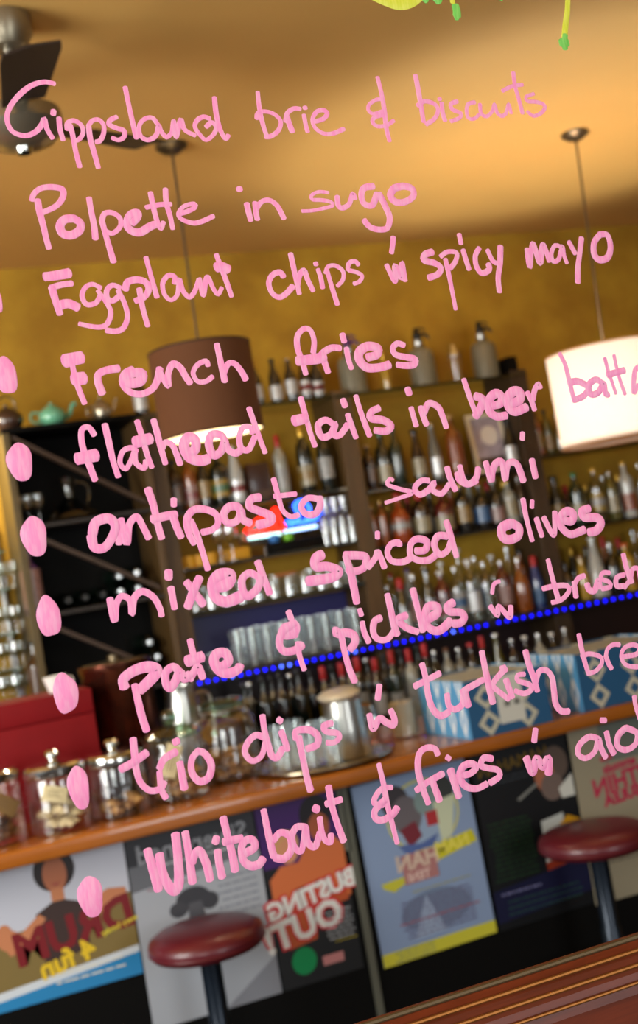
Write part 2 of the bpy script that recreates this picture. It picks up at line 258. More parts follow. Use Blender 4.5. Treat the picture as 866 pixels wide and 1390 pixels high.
STROKES = """1aG 6.3;73.9,113.8 60.1,111.3 42.6,116.3 25.1,130.1 12.5,147.6 9.5,162.7 15,176.4 25.1,182.7 37.6,184 50.1,177.7 57.6,167.7 60.1,161.4 63.9,175.2 71.4,187.7
1ai 6;80.2,160.2 81.4,175.2 85.7,190.2|6.5;72.7,150.1 72.2,155.7
1ap 6.5;95.2,170.2 99,185.2 102.7,205.3 108.2,226.6|6;91.5,176.4 91.5,167.7 100.2,163.9 110.3,170.2 112.8,180.2 107.7,189 101.5,191.5
1ap 6.5;120.3,172.7 122.8,190.2 127.8,207.8 133.3,227.8|6;119.8,171.4 125.3,163.9 134.1,162.7 140.8,170.2 140.3,182.7 135.3,191.5 130.3,192.7
1as 6;158.4,158.9 150.3,162.7 147.8,168.9 157.9,173.9 168.4,177.7 167.9,186.5 160.4,190.2 152.4,187.2
1al 6.5;169.9,118.8 174.2,140.1 179.2,162.7 185.4,187.7
1aa 6;213,167.7 206.7,160.2 196.7,161.4 189.2,170.2 190.4,184 200.5,190.2 211.7,184 215.5,170.2 217.5,176.4 225.8,186.5 233.3,180.2
1an 6;233.3,182.7 235.8,163.9 239.1,186.5 245.1,162.7 250.8,176.4 264.6,184
1ad 6;284.7,161.4 275.9,158.9 267.1,163.9 264.6,172.7 270.9,182.7 279.6,190.2 289.7,182.7 293.4,172.7 287.2,166.4 279.6,172.7|6.5;290.9,132.6 293.4,155.2 298.4,175.2 306,189 309.7,184
1bb 6;349.8,125.1 352.3,147.6 357.3,170.2 362.3,185.2|6;348.6,161.4 349.8,153.9 359.8,151.4 372.4,155.2 381.1,165.2 377.4,177.7 367.3,185.2 359.8,185.7
1br 7.5;389.9,158.9 392.4,167.7 396.9,179|6;387.4,165.2 389.9,153.9 398.7,147.6 407.4,148.1
1bi 6.5;412.5,156.4 415,170.2 417.5,179|7;413.7,145.6 414.2,147.6
1be 6;427.7,165.2 439,161.4 444,153.9 437.8,149.6 429,152.6 424,162.7 427.7,173.9 439,181.5 451.5,181.5 466.6,175.2
1c& 6.5;512.4,105 517.9,127.6 521.7,150.1 524.2,172.7 528.7,191.5|5.5;520.4,135.1 511.7,135.1 501.7,141.4 499.7,148.9 506.7,154.6 521.7,150.1|6;520.4,155.7 509.2,158.9 505.4,165.2 511.7,171.4 524.2,170.2 534.2,163.9
1db 7;563.8,102.5 568.1,125.1 571.8,147.6 574.8,165.2|6.5;566.8,143.9 575.6,137.6 589.4,141.4 594.4,150.1 589.4,161.4 578.1,168.9
1di 7;599.4,140.1 600.6,152.6 603.9,163.9|7;596.1,133.9 596.9,135.6
1ds 6;620.7,137.6 611.9,141.4 614.4,148.9 625.7,153.9 623.2,160.2 611.9,164.7
1dc 5.5;644.5,138.9 635.7,141.4 633.2,150.1 635.7,160.2 643.2,161.4 650,155.7
1du 5.5;651.5,141.4 652.8,153.9 660.3,158.2 667.8,151.4 671.1,141.4 674.1,152.6
1di 5.5;674.1,152.6 680.3,157.7 686.6,153.9 690.3,141.4 693.6,153.9
1dt 6.5;696.6,98.8 699.1,117.6 704.1,135.1 709.1,153.9|5.5;681.6,123.8 694.1,117.6 709.1,115.1
1ds 5.5;724.2,127.6 714.2,131.3 715.4,137.6 729.2,138.9 739.2,143.9 735.4,152.6 724.2,157.7 715.4,151.4
2aP 7;43.1,271.7 46.4,262.9 56.4,255.4 72.7,254.1 85.2,257.9 84.7,269.2 75.2,280.4 56.4,289.2|7.5;50.9,271.7 53.9,288 58.9,307 62.6,323 66.4,336.8
2ao 10;100.2,296.7 87.7,298 81.4,306.7 85.2,316.8 96.5,319.3 107.7,313 109,303 100.2,296.7
2al 7.5;120.8,269.2 124,288 127.8,307 129.5,324.3
2ap 6.5;137.8,303 141.6,290.5 152.9,289.2 162.9,296.7 162.9,308 152.9,316.8 144.1,314.3|7.5;139.1,303 145.3,325.5 154.1,355.6
2ae 9.5;179.2,303 186.7,295.5 186.7,288.5 177.9,290.5 172.9,298 172.9,308 180.4,314.3 190.4,315.5 203,308 210,305
2at 6.5;204.2,261.6 209.2,285.5 214.2,303 218.5,310.5 221.8,301.7
2at 6.5;224.5,256.6 225.8,275.4 230.8,293 234.5,310.5|6;198.2,281.7 217,277.9 232,277.4
2ae 6;242.1,290.5 252.1,288 264.6,281.7 263.4,276.7 249.6,280.4 242.1,290.5 247.1,298 262.1,303 274.6,300.5 289.7,293.5
2bi 7.5;334.8,276.7 337.3,288 340.3,299.2|8.5;324.5,255.4 325.2,258.4
2bn 7.5;346,275.4 347.3,288 349.3,298|7;348.6,282.9 354.8,274.2 364.8,271.7 374.9,277.9 381.1,288 385.4,296.7
2cs 5;445.3,261.6 432.7,260.4 422.7,265.4 424,270.9 436.5,271.7 449,274.2 451.5,279.2 439,282.9 424,286 410.2,286.7
2cu 7;457.8,266.7 459.1,279.2 465.3,282.4 474.1,276.7 478.6,262.9 482.1,269.9
2cg 9;506.7,252.9 494.1,255.4 490.4,265.4 494.1,276.7 504.2,279.2 509.2,270.4 511.7,262.9|8.5;514.2,262.9 523,280.4 528.7,295.5 525.5,309.3 514.2,311.8 501.7,308 494.1,299.2
2co 9.5;534.2,255.9 529.7,265.4 536.7,274.2 549.3,274.2 560.5,266.7 559.3,256.6 546.8,252.9 534.2,255.9
3aE 11.5;61.4,375.9 75.2,374.2 94,370.9|7;97.7,384.7 82.7,386.7 68.9,390.9|8.5;70.2,389.7 75.2,407.2 81.4,426|11.5;80.2,414.7 92.7,412.2 105.2,417.3
3ag 6;136.6,390.9 125.3,385.9 115.3,390.9 111.5,402.2 117.8,413.5 130.3,411 136.6,399.7|6;132.8,394.7 145.3,412.2 150.3,424.8 145.3,439.8 132.8,444.3 107.7,439.8
3ag 6.5;162.9,390.9 152.9,387.2 145.3,393.4 145.3,404.7 152.9,408.5 161.6,402.2|6.5;160.4,394.7 169.1,412.2 172.9,429.8 167.9,444.8 157.9,449.8 144.1,448.6
3ap 8;170.4,393.4 172.9,383.4 185.4,379.7 198,383.4 201.7,393.4 195.5,403.5 184.2,408.5|7;189.2,392.2 192.9,414.7 200.5,442.3
3al 6.5;198,349.6 204.2,372.2 213,403.5
3aa 6;236.5,384.7 237,375.9 228.3,374.2 220.8,384.7 223.3,399.7 232,407.2 240.8,399.7 243.3,379.7 248.3,394.7 257.1,403.5 264.6,394.7 269.6,379.7
3an 6;270.9,378.4 275.9,401 280.9,375.9 289.7,392.2 295.9,399.7 300.9,390.9
3at 6.5;293.4,345.8 299.7,362.1 307.2,382.2 314.2,402.2|12;293.4,363.4 300.9,362.1 309.7,365.9
3bc 7.5;384.9,375.9 379.9,369.6 369.9,373.4 364.8,384.7 369.9,398.5 379.9,403.5 389.9,397.2 397.4,388.4
3bh 7;394.4,344.6 399.9,369.6 406.2,398.5|7;403.7,389.7 406.2,374.7 412.5,367.1 417.5,379.7 425,394.7
3bi 7;428.2,357.1 429,359.6|6.5;431.5,365.9 435.3,377.2 437.8,390.9
3bp 5.5;441.5,370.9 445.3,362.1 455.3,360.9 465.3,368.4 465.3,379.7 457.8,388.4|6.5;444,368.4 450.3,389.7 457.8,413.5
3bs 6;486.6,359.6 481.6,354.6 474.1,357.1 472.8,365.9 484.1,369.6 491.6,374.7 487.9,382.2 480.4,385.2
3cw 7;533.7,322 533,332.1 531.2,343.3|7.5;524.7,360.1 536.2,382.2 536.2,360.9 544.3,377.2 545.5,357.1 549.8,380.9
3ds 9;586.9,342.1 576.8,345.8 575.6,353.4 589.4,357.1 598.1,363.4 594.4,372.2 581.8,377.2
3dp 7;598.1,348.3 606.9,342.1 619.4,343.3 618.2,354.6 610.7,364.6|6.5;604.4,352.1 609.4,374.7 613.9,397.2 618.2,419.8
3di 7;628.2,339.6 632,352.1 636.5,365.9|7.5;623.2,318.3 625.7,330.8
3dc 8;650.3,337.1 645.2,347.1 646.5,360.9 654,370.9 664,365.9 662.8,358.4
3dy 6.5;661.5,339.6 669,354.6 674.1,357.1|8.5;679.1,334.6 678.6,357.1 676.1,377.2 677.8,396
3em 8;715.4,338.3 719.2,362.1 722.9,330.8 732.9,357.1 736.7,332.1 745.5,354.6
3ea 6.5;759.3,334.6 753,333.3 748,344.6 750.5,354.6 758,352.1 763,334.6 765.5,347.1 769.3,357.1
3ey 7;771.8,328.3 780.6,344.6|8.5;789.3,323.3 786.8,344.6 784.3,364.6 784.3,383.4
3eo 9.5;814.4,318.3 806.4,329.6 806.4,344.6 813.1,352.6 824.4,349.6 828.7,335.8 824.4,319.5 814.4,318.3
4aF 15.5;87.7,490.1 110.3,485.1|15;100.2,515.2 114,513.2|6.5;97.7,493.9 102.7,515.2 107.7,530.2 114.8,547.7
4ar 9.5;138.6,534 132.8,517.7 134.1,507.7 145.3,502.6 160.4,500.1
4ae 12.5;185.4,506.4 192.9,507.7 190.4,517.7 175.4,520.2 170.4,512.7 180.4,505.2|8.5;180.4,501.4 169.1,507.7 166.6,520.2 175.4,531.5 190.4,535.2 205.5,529 213,517.7 217,500.1
4an 8;217,505.2 228.3,523.9 228.3,507.7 234.5,493.9 244.6,498.9 252.1,511.4 258.3,520.2
4ac 6.5;282.2,496.4 279.6,490.1 268.4,495.1 262.1,506.4 268.4,517.7 279.6,517.7 288.4,511.4
4ah 8;294.2,467.6 299.2,490.1 305.2,517.7|8;303.4,507.7 309.7,493.9 318.5,493.9 327.3,503.9 333.5,515.2
4bf 7.5;425,478.8 426.2,462.6 421.2,448.8 412.5,446.3 403.7,456.3 403.7,472.6 409.9,490.1 415,507.7|12.5;403.7,490.1 430,487.1 440,483.9
4br 8.5;445.3,505.2 439,487.6 436.5,481.3 449,472.6 461.6,472.6
4bi 7;470.3,472.6 472.8,487.6 477.1,500.1|8;464.6,453.8 467.1,463.8
4be 11.5;499.2,485.1 511.7,481.3 512.9,472.6 499.2,470.1 487.9,477.6 487.9,488.9 497.9,498.9 514.2,498.9 528,495.1
4bs 8.5;548,468.8 539.2,466.3 533,472.6 536.7,481.3 551.8,485.1 563,487.6 561.8,495.1 549.3,496.4 539.2,495.1
5af 7.5;127.8,590.3 120.3,580.3 111.5,582.8 110.3,595.4 114,612.9 122.8,635.5 129,651.7|15;105.2,622.9 130.3,617.9
5al 7.5;142.3,576.6 147.8,600.4 152.9,622.9 160.4,646.7
5aa 6.5;185.4,612.9 177.9,607.9 166.6,612.9 162.9,627.9 170.4,636.7 177.9,625.4 182.9,612.9 184.2,627.9 195.5,635.5 198,625.4
5at 7;185.9,571.6 192.9,592.9 199.2,615.4 206,634.2|13.5;182.9,600.4 204.2,595.4
5ah 7.5;208.2,570.3 213.2,587.8 218.3,607.9 224.5,629.2|7.5;220.8,607.9 224.5,600.4 234.5,605.4 244.6,630.4
5ae 12.5;254.6,615.4 264.6,610.4 264.6,596.6 254.6,594.1 249.6,605.4 257.1,620.4 272.1,625.4 282.2,622.9
5aa 9.5;306,600.4 299.7,590.3 287.2,590.3 283.4,602.9 289.7,617.9 299.7,612.9 304.7,600.4 309.7,610.4 319.7,615.4 327.3,610.4
5ad 7.5;342.3,587.8 339.8,580.3 329.8,580.3 324.7,592.9 327.3,607.9 337.3,610.4 346,592.9|7;337.8,554 347.3,580.3 353.6,597.9 359.8,614.2
5bt 7.5;407.9,540.2 415,565.3 421.2,587.8 427.5,605.4|13;398.7,571.6 415,567.8
5ba 8.5;451.5,575.3 441.5,570.3 431.5,577.8 436.5,592.9 447.8,590.3 455.3,575.3 452.8,590.3 461.6,590.3 471.6,576.6
5bi 7.5;471.6,562.8 477.9,580.3 482.9,594.1|8.5;465.3,542.7 468.6,551.5
5bl 7.5;482.9,537.7 489.1,557.8 495.4,575.3 501.7,591.6
5bs 9.5;514.2,554 504.2,559 502.9,567.8 519.2,570.3 530.5,577.8 524.2,585.3 509.2,584.1
5ci 8;558,554 561.8,567.8 564.8,577.8|9;553,527.7 555.5,535.2
5cn 8;570.6,552.8 574.3,565.3 578.8,576.6|8.5;575.6,560.3 581.8,547.7 594.4,552.8 600.6,565.3 605.6,580.3
5db 7.5;629.5,515.2 637,537.7 647,565.3|11;645.2,537.7 655.3,542.7 651.5,555.3 645.2,565.3
5de 11.5;669,550.3 679.1,547.7 680.3,537.7 672.8,534 664,542.7 664,557.8 674.1,565.3 686.6,564
5de 12.5;694.1,547.7 705.4,542.7 705.4,532.7 696.6,531.5 689.1,540.2 690.3,552.8 699.1,559 714.2,552.8
5dr 7.5;715.4,532.7 721.7,545.2 725.4,556.5|8.5;722.9,542.7 725.4,530.2 730.4,521.4 732.9,526.4
5eb 7;759.3,480.1 766.8,495.1 771.8,515.2 779.3,545.2|9.5;771.8,520.2 784.3,517.7 798.1,526.4 791.8,537.7 779.3,542.7
5ea 9;819.4,522.7 809.4,515.2 799.3,522.7 801.9,535.2 811.9,532.7 819.4,520.2 821.9,535.2 825.7,535.2
5et 6;820.6,486.4 824.4,500.1 829.4,515.2 835.7,534
5et 6;833.2,482.6 836.9,500.1 841.9,517.7 848.2,535.2|10;824.4,508.9 847,502.6
5ee 7.5;866,522.7 859.5,532.7 862,502.6 872,500.1 872,515.2
6aa 11;125.3,725.2 130.3,708.9 147.8,703.9 156.6,715.2 150.3,732.7 140.3,744 127.8,742.7 124,727.7|8.5;155.4,707.6 160.4,722.7 161.6,737.7
6an 8.5;164.1,705.1 167.9,722.7 172.4,736.4 175.4,712.6 185.4,701.4 194.2,715.2 201.7,730.2
6at 9;200.5,663.8 208,685.1 213,707.6 219.3,730.2|11;207,705.1 227,700.1 238.3,698.9
6ai 9;234.5,700.1 239.6,715.2 245.8,728.9|8;235.8,677.6 235.8,686.3
6ap 8.5;263.4,737.7 255.8,722.7 253.3,705.1 262.1,692.6 277.1,691.3 292.2,697.6 295.9,710.1 288.4,718.9 274.6,722.7|8;258.3,706.4 267.1,725.2 274.6,747.7 282.2,772.8
6aa 9.5;327.3,697.6 322.2,687.6 309.7,688.8 303.4,700.1 309.7,710.1 322.2,706.4 327.3,692.6 329.8,705.1 339.8,710.1
6as 10.5;352.3,675.1 341,677.6 338.5,687.6 352.3,693.9 367.3,700.1 367.3,707.6 349.8,712.6
6at 7;371.1,650 377.4,672.6 383.6,692.6 394.9,701.4 404.9,698.9|7;372.4,673.8 401.2,670.5
6ao 8.5;432.5,677.6 417.5,676.3 408.7,687.6 415,697.6 427.5,697.6 434,687.6 434,675.1
6bs 5.5;533,652 529.2,650 525.5,657.5 541.7,663.8 559.3,668.8 541.7,676.3 523,682.6
6ba 8;581.8,652.5 571.8,652.5 563,662.5 569.3,671.3 581.8,665 589.4,655 586.9,665 599.4,670 609.4,657.5
6bl 9;606.9,635 609.4,645 614.4,657.5 618.2,665
6bu 8.5;620.7,642.5 623.2,651.3 634.5,657.5 647,652.5|8.5;623.9,632.9 629,650.5 636.5,657 646.5,648 649,635.5
6bm 9.5;659,627.9 666.5,651.7 667.8,640.5 672.8,629.2 681.6,627.9 685.3,650.5 687.8,635.5 691.6,627.9 701.6,630.4 710.4,653
6bi 9;721.7,624.2 726.7,648|7.5;709.1,587.8 708.6,596.6
7am 8;149.1,812.9 155.4,841.7 157.9,820.4 165.4,809.1 176.7,815.4 179.2,832.9 181.7,812.9 192.9,802.9 208,810.4 217,825.4 219.3,835.4
7ai 8.5;232,797.8 237,825.4|9.5;228.8,775.3 228.8,785.3
7ax 10;253.3,790.3 275.9,820.4|10;270.9,784.1 263.4,800.3 254.6,824.2
7ae 13.5;292.2,797.8 308.5,792.8 312.2,780.3 297.2,780.3 288.4,792.8 292.2,810.4 307.2,816.6 327.3,809.1
7ad 9.5;349.8,782.8 338.5,777.8 328.5,786.6 329.8,802.9 337.3,809.1 349.8,797.8 353.6,782.8|9.5;349.8,762.8 357.3,782.8 366.1,805.4
7bs 12;437.5,752.7 428.7,757.7 428.7,769 445,769 460.1,775.3 450,784.1 417.5,789.1
7bp 10;467.8,754 486.6,754 496.6,756.5 494.1,770.3 481.6,775.3 471.6,772.8|9.5;469.1,755.2 476.6,780.3 484.1,817.9
7bi 8.5;499.2,770.3 509.2,757.7 512.9,749 521.7,770.3|7.5;512.2,722.7 512.2,730.2
7bc 8.5;541.7,740.2 540.5,736.4 530.5,739 525.5,750.2 531.7,761.5 546.8,762.8 556.8,757.7
7be 9;564.3,747.7 576.8,746.5 579.3,735.2 566.8,731.4 558,737.7 556.8,752.7 566.8,760.3 581.8,760.3 591.9,752.7
7bd 9;606.9,727.7 594.4,727.7 589.4,740.2 596.9,752.7 606.9,747.7 611.9,735.2|8.5;605.6,707.6 611.9,727.7 619.4,755.2
7co 12.5;694.1,710.1 681.6,716.4 681.6,727.7 690.3,732.7 702.9,727.7 704.1,716.4 694.1,710.1
7cl 7.5;709.6,677.6 714.2,702.6 722.2,733.9
7ci 8;727.9,703.9 735.4,727.7|7;722.2,680.1 721.7,688.8
7cv 8;738,702.6 751.7,726.4 753,695.1
7ce 11;761.8,705.1 775.5,707.6 778,697.6 769.3,693.9 760.5,702.6 761.8,715.2 774.3,725.2 793.1,718.9
7cs 11.5;799.3,690.1 789.3,693.9 793.1,702.6 809.4,702.6 815.6,710.1 809.4,720.2 799.3,722.7
8ap 12.5;168.8,932.7 167.5,921.5 182.6,910.2 200.1,905.2 212.6,908.9 208.9,917.7 190.1,936.5|8.5;182.6,930.2 187.6,952.8 192.6,972.8 198.9,991.6
8aa 10;244,912.7 235.2,905.2 225.2,912.7 225.2,927.7 231.4,934 239,922.7 244,912.7 250.2,921.5 257.7,915.2
8at 7.5;257.7,868.8 260.3,880.1 262.8,890.1|13.5;254,897.7 274,891.4|8.5;257.7,922.7 262.8,912.7 269,905.2 275.3,920.2
8ae 11.5;297.8,906.4 310.4,897.7 305.4,886.4 294.1,887.6 290.3,897.7 297.8,910.2 310.4,913.9 322.9,908.9 325.4,903.9
8b& 7.5;391.4,830 395.2,840|16;402.7,852.6 387.7,853.8 386.4,860.1 400.2,857.6|10;400.2,845 383.9,857.6 378.9,872.6 385.2,883.9 400.2,882.6 410.2,875.1|7.5;403.9,872.6 406.4,890.1 412.7,908.9
8cp 10;456.6,853.8 456.6,860.1 470.3,858.8 480.4,862.6 481.6,872.6 475.4,881.4|8.5;462.8,860.1 467.8,885.1 474.1,907.7 481.6,925.2
8ci 8;491.6,845 494.2,857.6 500.4,871.3|7.5;487.9,827.5 490.4,835
8cc 8.5;516.7,838.8 507.9,843.8 506.7,858.8 512.9,867.6 525.5,867.6 535.5,855.1
8ck 9;525.6,807.5 530.1,827.6 535.2,850.1 538.9,861.4|9;551.4,835.1 540.2,841.3 552.7,852.6 566.5,857.6
8cl 9;560.2,800 566.5,825.1 571.5,845.1 574,856.4
8ce 11;580.3,840.1 592.8,832.6 592.8,823.8 582.8,822.6 577.7,830.1 577.7,845.1 586.5,855.1 597.8,855.1 611.6,842.6
8cs 10.5;615.3,817.5 606.6,823.8 610.3,830.1 625.4,831.3 630.4,837.6 625.4,845.1 615.3,846.4
8dw 6;677.8,789.1 670.3,792.8 667.8,805.4|7.5;665.3,822.9 675.3,835.4 676.6,822.9 691.6,837.9 692.9,822.9
8eb 7.5;743.7,760.3 749.2,782.8 758,815.4|7;736.7,799.1 754.2,795.3 769.3,795.3 771.8,802.9 761.8,814.1 749.2,817.9
8er 8;779.3,790.3 781.8,810.4|7.5;778,797.8 784.3,785.3 793.1,781.6
8eu 8.5;796.8,792.8 799.3,800.3 806.9,801.6 811.9,787.8 814.4,797.8
8es 7;826.9,777.8 818.1,777.8 815.6,785.3 826.9,790.3 828.2,796.6 816.9,799.1
8ec 7.5;847,780.3 836.9,784.1 836.9,795.3 847,795.3
8eh 8.5;845.7,752.7 850.7,772.8 857,790.3|7;847,797.8 855.7,785.3 858.2,772.8 866,772.8 869.5,790.3
9at 8;180.6,1002.9 182.6,1022.9 185.1,1045.5 191.3,1063 203.9,1073.1 217.7,1070.6 222.7,1061.8|9;163.8,1044.2 180.1,1035.5 198.9,1021.7
9ar 7.5;216.4,1048 218.9,1070.6 225.2,1083.1|8.5;216.4,1043 222.7,1030.5 239,1020.4|9;236.4,1007.9 241.5,1005.4
9ai 9;244,1035.5 250.2,1070.6
9ao 8.5;267.8,1020.4 260.3,1030.5 260.3,1048 270.3,1060.5 282.8,1055.5 286.6,1038 277.8,1022.9 267.8,1019.2
9bd 7.5;358.8,1001.6 347.6,997.9 336.3,1007.9 332.5,1021.7 342.6,1033 355.1,1025.5 360.1,1007.9|8;356.3,971.6 358.8,990.4 363.9,1010.4 368.9,1025.5 376.4,1028 383.9,1015.4
9bi 8;381.4,992.9 386.4,1005.4 390.2,1017.9|8.5;377.6,976.6 381.4,979.1
9bp 8.5;401.4,1002.9 401.4,992.9 417.7,990.4 430.3,997.9 430.3,1010.4 416.5,1016.7|8.5;405.2,1000.4 410.2,1025.5 416.5,1055.5 421.5,1073.1
9bs 7.5;450.3,981.6 439,985.4 442.8,992.9 457.8,995.4 460.3,1001.6 452.8,1007.9 444,1007.9
9cw 8;515.1,930.3 512.6,949.1|8.5;501.3,970.4 506.3,989.2 515.1,975.4 523.9,980.4 533.9,984.2 535.2,975.4 530.1,964.1
9dt 8.5;572.7,901.5 577.7,920.3 581.5,945.3 587.8,962.9 597.8,971.6 609.1,966.6|8.5;562.7,931.6 577.7,924 596.5,914
9du 8.5;606.6,942.8 609.1,957.9 617.8,962.9 627.9,955.4 629.1,942.8
9dr 8;626.6,940.3 632.9,935.3 655.4,922.8|10.5;630.4,940.3 635.4,957.9
9dk 9;654,885.1 659,910.2 664,932.7 669,954|8;686.6,907.7 676.6,917.7 669,930.2 679.1,940.3 690.3,949
9di 8.5;686.6,922.7 690.3,932.7 695.4,946.5|8.5;680.3,907.7 685.3,906.4
9ds 7;711.6,915.2 702.9,916.4 702.9,924 717.9,929 721.7,935.2 711.6,941.5 699.1,937.7
9dh 8.5;712.9,883.9 717.9,902.7 724.2,920.2 729.2,937.7|8.5;726.7,925.2 731.7,911.4 741.7,910.2 749.2,920.2 751.7,937.7 754.2,955.3 761.8,965.3 771.8,965.3
9eb 7;785.6,861.3 789.3,880.1 794.3,900.2 799.3,915.2|6.5;789.3,891.4 799.3,887.6 814.4,891.4 816.9,900.2 809.4,910.2 800.6,913.9
9er 7;821.9,890.1 825.7,900.2 829.9,907.7|6.5;821.9,892.6 824.4,881.4 831.9,875.1 840.7,875.1
9ee 6.5;847,891.4 864.5,887.6 867,878.9 858.2,875.1 847,880.1 843.2,891.4 849.5,902.7 864.5,905.2 874.5,902.7
00W 10;200,1154 207.6,1180.3 215.1,1207.9|11;216.3,1160.3 220.1,1182.8 227.6,1200.4 236.4,1209.1 242.6,1197.9 241.4,1165.3 238.1,1132.7
00h 9.5;251.4,1130.2 256.4,1160.3 261.4,1197.9|9.5;261.4,1170.3 265.2,1157.8 271.5,1155.3 280.2,1172.8 285.2,1194.1
00i 10;295.3,1155.3 297.8,1172.8 301.5,1190.3|8.5;294,1136.5 292,1144
00t 9.5;302.8,1110.2 309,1135.2 315.3,1160.3 319.1,1181.6|9.5;304,1142.7 327.8,1137.7
00e 9.5;332.9,1157.8 345.4,1150.3 342.9,1140.2 334.1,1140.2 327.8,1150.3 330.3,1167.8 340.4,1175.3 351.6,1172.8 356.7,1165.3
00b 8.5;357.9,1100.1 362.9,1125.2 367.9,1147.7 371.7,1162.8|9;371.7,1140.2 380.5,1130.2 393,1135.2 395.5,1152.8 385.5,1165.3 372.9,1164
00a 8;415.1,1122.8 402.6,1122.8 396.3,1135.3 400,1150.3 408.8,1155.4 412.6,1137.8 415.1,1122.8 417.6,1142.8 427.6,1149.1 433.9,1130.3
00i 8;433.9,1110.3 436.4,1127.8 441.4,1140.3 448.9,1142.8 448.9,1132.8|9.5;426.4,1096.5 431.4,1099
00t 8.5;445.7,1067.7 450.2,1092.7 457.7,1117.8 466.4,1141.6|8.5;442.6,1091.5 462.7,1085.2
01& 7;514.1,1037.6 520.3,1062.6 525.3,1090.2 532.9,1120.3 539.1,1144.1|7;531.6,1068.9 519.1,1070.2 510.3,1080.2 507.8,1090.2 520.3,1092.7|9;522.8,1085.2 509,1100.2 510.3,1111.5 520.3,1112.8 532.9,1105.2 539.1,1096.5
02f 8.5;593.9,1023.9 590.1,1016.4 578.8,1015.1 568.8,1023.9 567.5,1045.2 573.8,1070.2 581.3,1090.3|8.5;565,1072.7 582.6,1060.2 600.1,1050.2
02r 9.5;587.6,1062.7 596.4,1086.5|7.5;587.6,1057.7 601.4,1050.2
02i 10;611.4,1045.2 617.7,1065.2 622.7,1081.5|7.5;606.4,1027.6 610.1,1030.1
02e 9;625.2,1052.7 637.7,1050.2 646.5,1041.4 639,1036.4 627.7,1041.4 623.9,1055.2 632.7,1067.7 647.7,1070.2 660.3,1064
02s 8.5;667.8,1030.1 656.5,1028.9 652.7,1038.9 662.8,1042.7 675.3,1045.2 677.8,1053.9 665.3,1062.7
03w 8.5;726.7,990 724.9,1006.3|11;714.1,1028.9 722.9,1048.9 727.9,1030.1 736.7,1040.2 744.2,1030.1 744.2,1050.2
04a 8;811.9,1002.9 799.3,1000.4 786.8,1010.4 784.3,1022.9 794.3,1029.2 806.9,1020.4 811.9,1002.9 815.6,1015.4 821.9,1028
04i 9;823.2,994.1 826.9,1010.4 833.2,1022.9|7.5;815.6,977.8 821.9,977.8
04o 8.5;849.5,987.9 839.4,997.9 838.2,1012.9 849.5,1017.9 862,1010.4 864.5,995.4 849.5,987.9
04l 7;860.7,945.3 863.2,960.3 869.5,980.3 872,992.9"""
NAMES = {'1': ('Gippsland', 'brie', 'and', 'biscuits')}
LN = {'1': 'topmost pink menu line reading Gippsland brie and biscuits', '2': 'pink menu line reading Polpette in sugo, second from the top',
      '3': 'pink menu line reading Eggplant chips with spicy mayo', '4': 'short pink menu line reading French fries',
      '5': 'pink menu line reading flathead tails in beer batter', '6': 'pink menu line reading antipasto salumi',
      '7': 'pink menu line reading mixed spiced olives', '8': 'pink menu line reading pate and pickles, running on to the right edge',
      '9': 'pink menu line reading trio dips with turkish bread', '0': 'lowest pink menu line reading Whitebait and fries with aioli'}
BUL = {'3': (-4, 408, 6.5, 16), '4': (8, 510, 14, 24), '5': (27, 627, 16, 24.5), '6': (46.5, 728, 16, 25.5), '7': (66, 837, 15, 25.5),
       '8': (89, 941, 15.5, 25), '9': (107, 1069, 13, 27), '0': (123, 1217, 15.5, 25)}
lines = {}
for l in STROKES.strip().split('\n'):
    k, d = l.split(' ', 1); lines.setdefault(k[0], {}).setdefault(k[1], []).append((k[2], d))
for ln, words_ in lines.items():
    x0, y0 = map(float, list(words_.values())[0][0][1].split('|')[0].split(';')[1].split(' ')[0].split(','))
    base = P(x0, y0, YG)
    root = thing('menu_line', (base.x, YG, base.z), LN[ln], 'handwriting', 'pink menu lines written on the glass')
    def rel(mb): mb.v = [(x-base.x, y-YG, z-base.z) for x, y, z in mb.v]; return mb
    for wk, letters in words_.items():
        we = bpy.data.objects.new('word', None); C.objects.link(we); we.parent = root
        for ch, d in letters:
            mb = MB()
            for st in d.split('|'):
                wd, ps = st.split(';'); stroke(mb, float(wd), [tuple(map(float, p.split(','))) for p in ps.split(' ')])
            rel(mb).build('letter', INK, we)
    if ln in BUL:
        cx, cy, rx, ry = BUL[ln]; mb = MB(); c = P(cx, cy, YG); k = YG/1560; rg = random.Random(int(cy)); v = []; N = 28
        ph = rg.uniform(0, 6)
        for rr, h in ((1, 0), (.9, .0008)):
            for i in range(N):
                a = 2*math.pi*i/N; q = rr*(1+.05*math.sin(3*a+ph)+.03*math.sin(5*a)); ux = math.cos(a)*rx*q*k; uz = math.sin(a)*ry*q*k
                v.append((c.x+ux*.985-uz*.05, YG-.0001-h, c.z+uz*.985+ux*.12))
        f = [(i, (i+1) % N, N+(i+1) % N, N+i) for i in range(N)]+[tuple(range(N, 2*N)), tuple(reversed(range(N)))]
        rel(mb.add(v, f)).build('bullet_dot', INK, root)
b0 = P(620, 10, YG)
fl = thing('painted_flower', tuple(b0), 'yellow and green painted drops at the top edge of the glass', 'drawing')
def dpart(name, m, strokes):
    mb = MB()
    for w_, p in strokes: stroke(mb, w_, p)
    mb.v = [(x-b0.x, y-b0.y, z-b0.z) for x, y, z in mb.v]; mb.build(name, m, fl)
dpart('petal', INKY, [(17, [(508, -6), (522, 0), (540, 5), (556, 2), (568, -6)]), (10, [(520, -14), (545, -8), (565, -14)])])
dpart('stem', INKY, [(7, [(613, -12), (614, 4)])]); dpart('stem', INKY, [(9, [(771, -12), (770, 15), (768, 30), (766, 52)])])
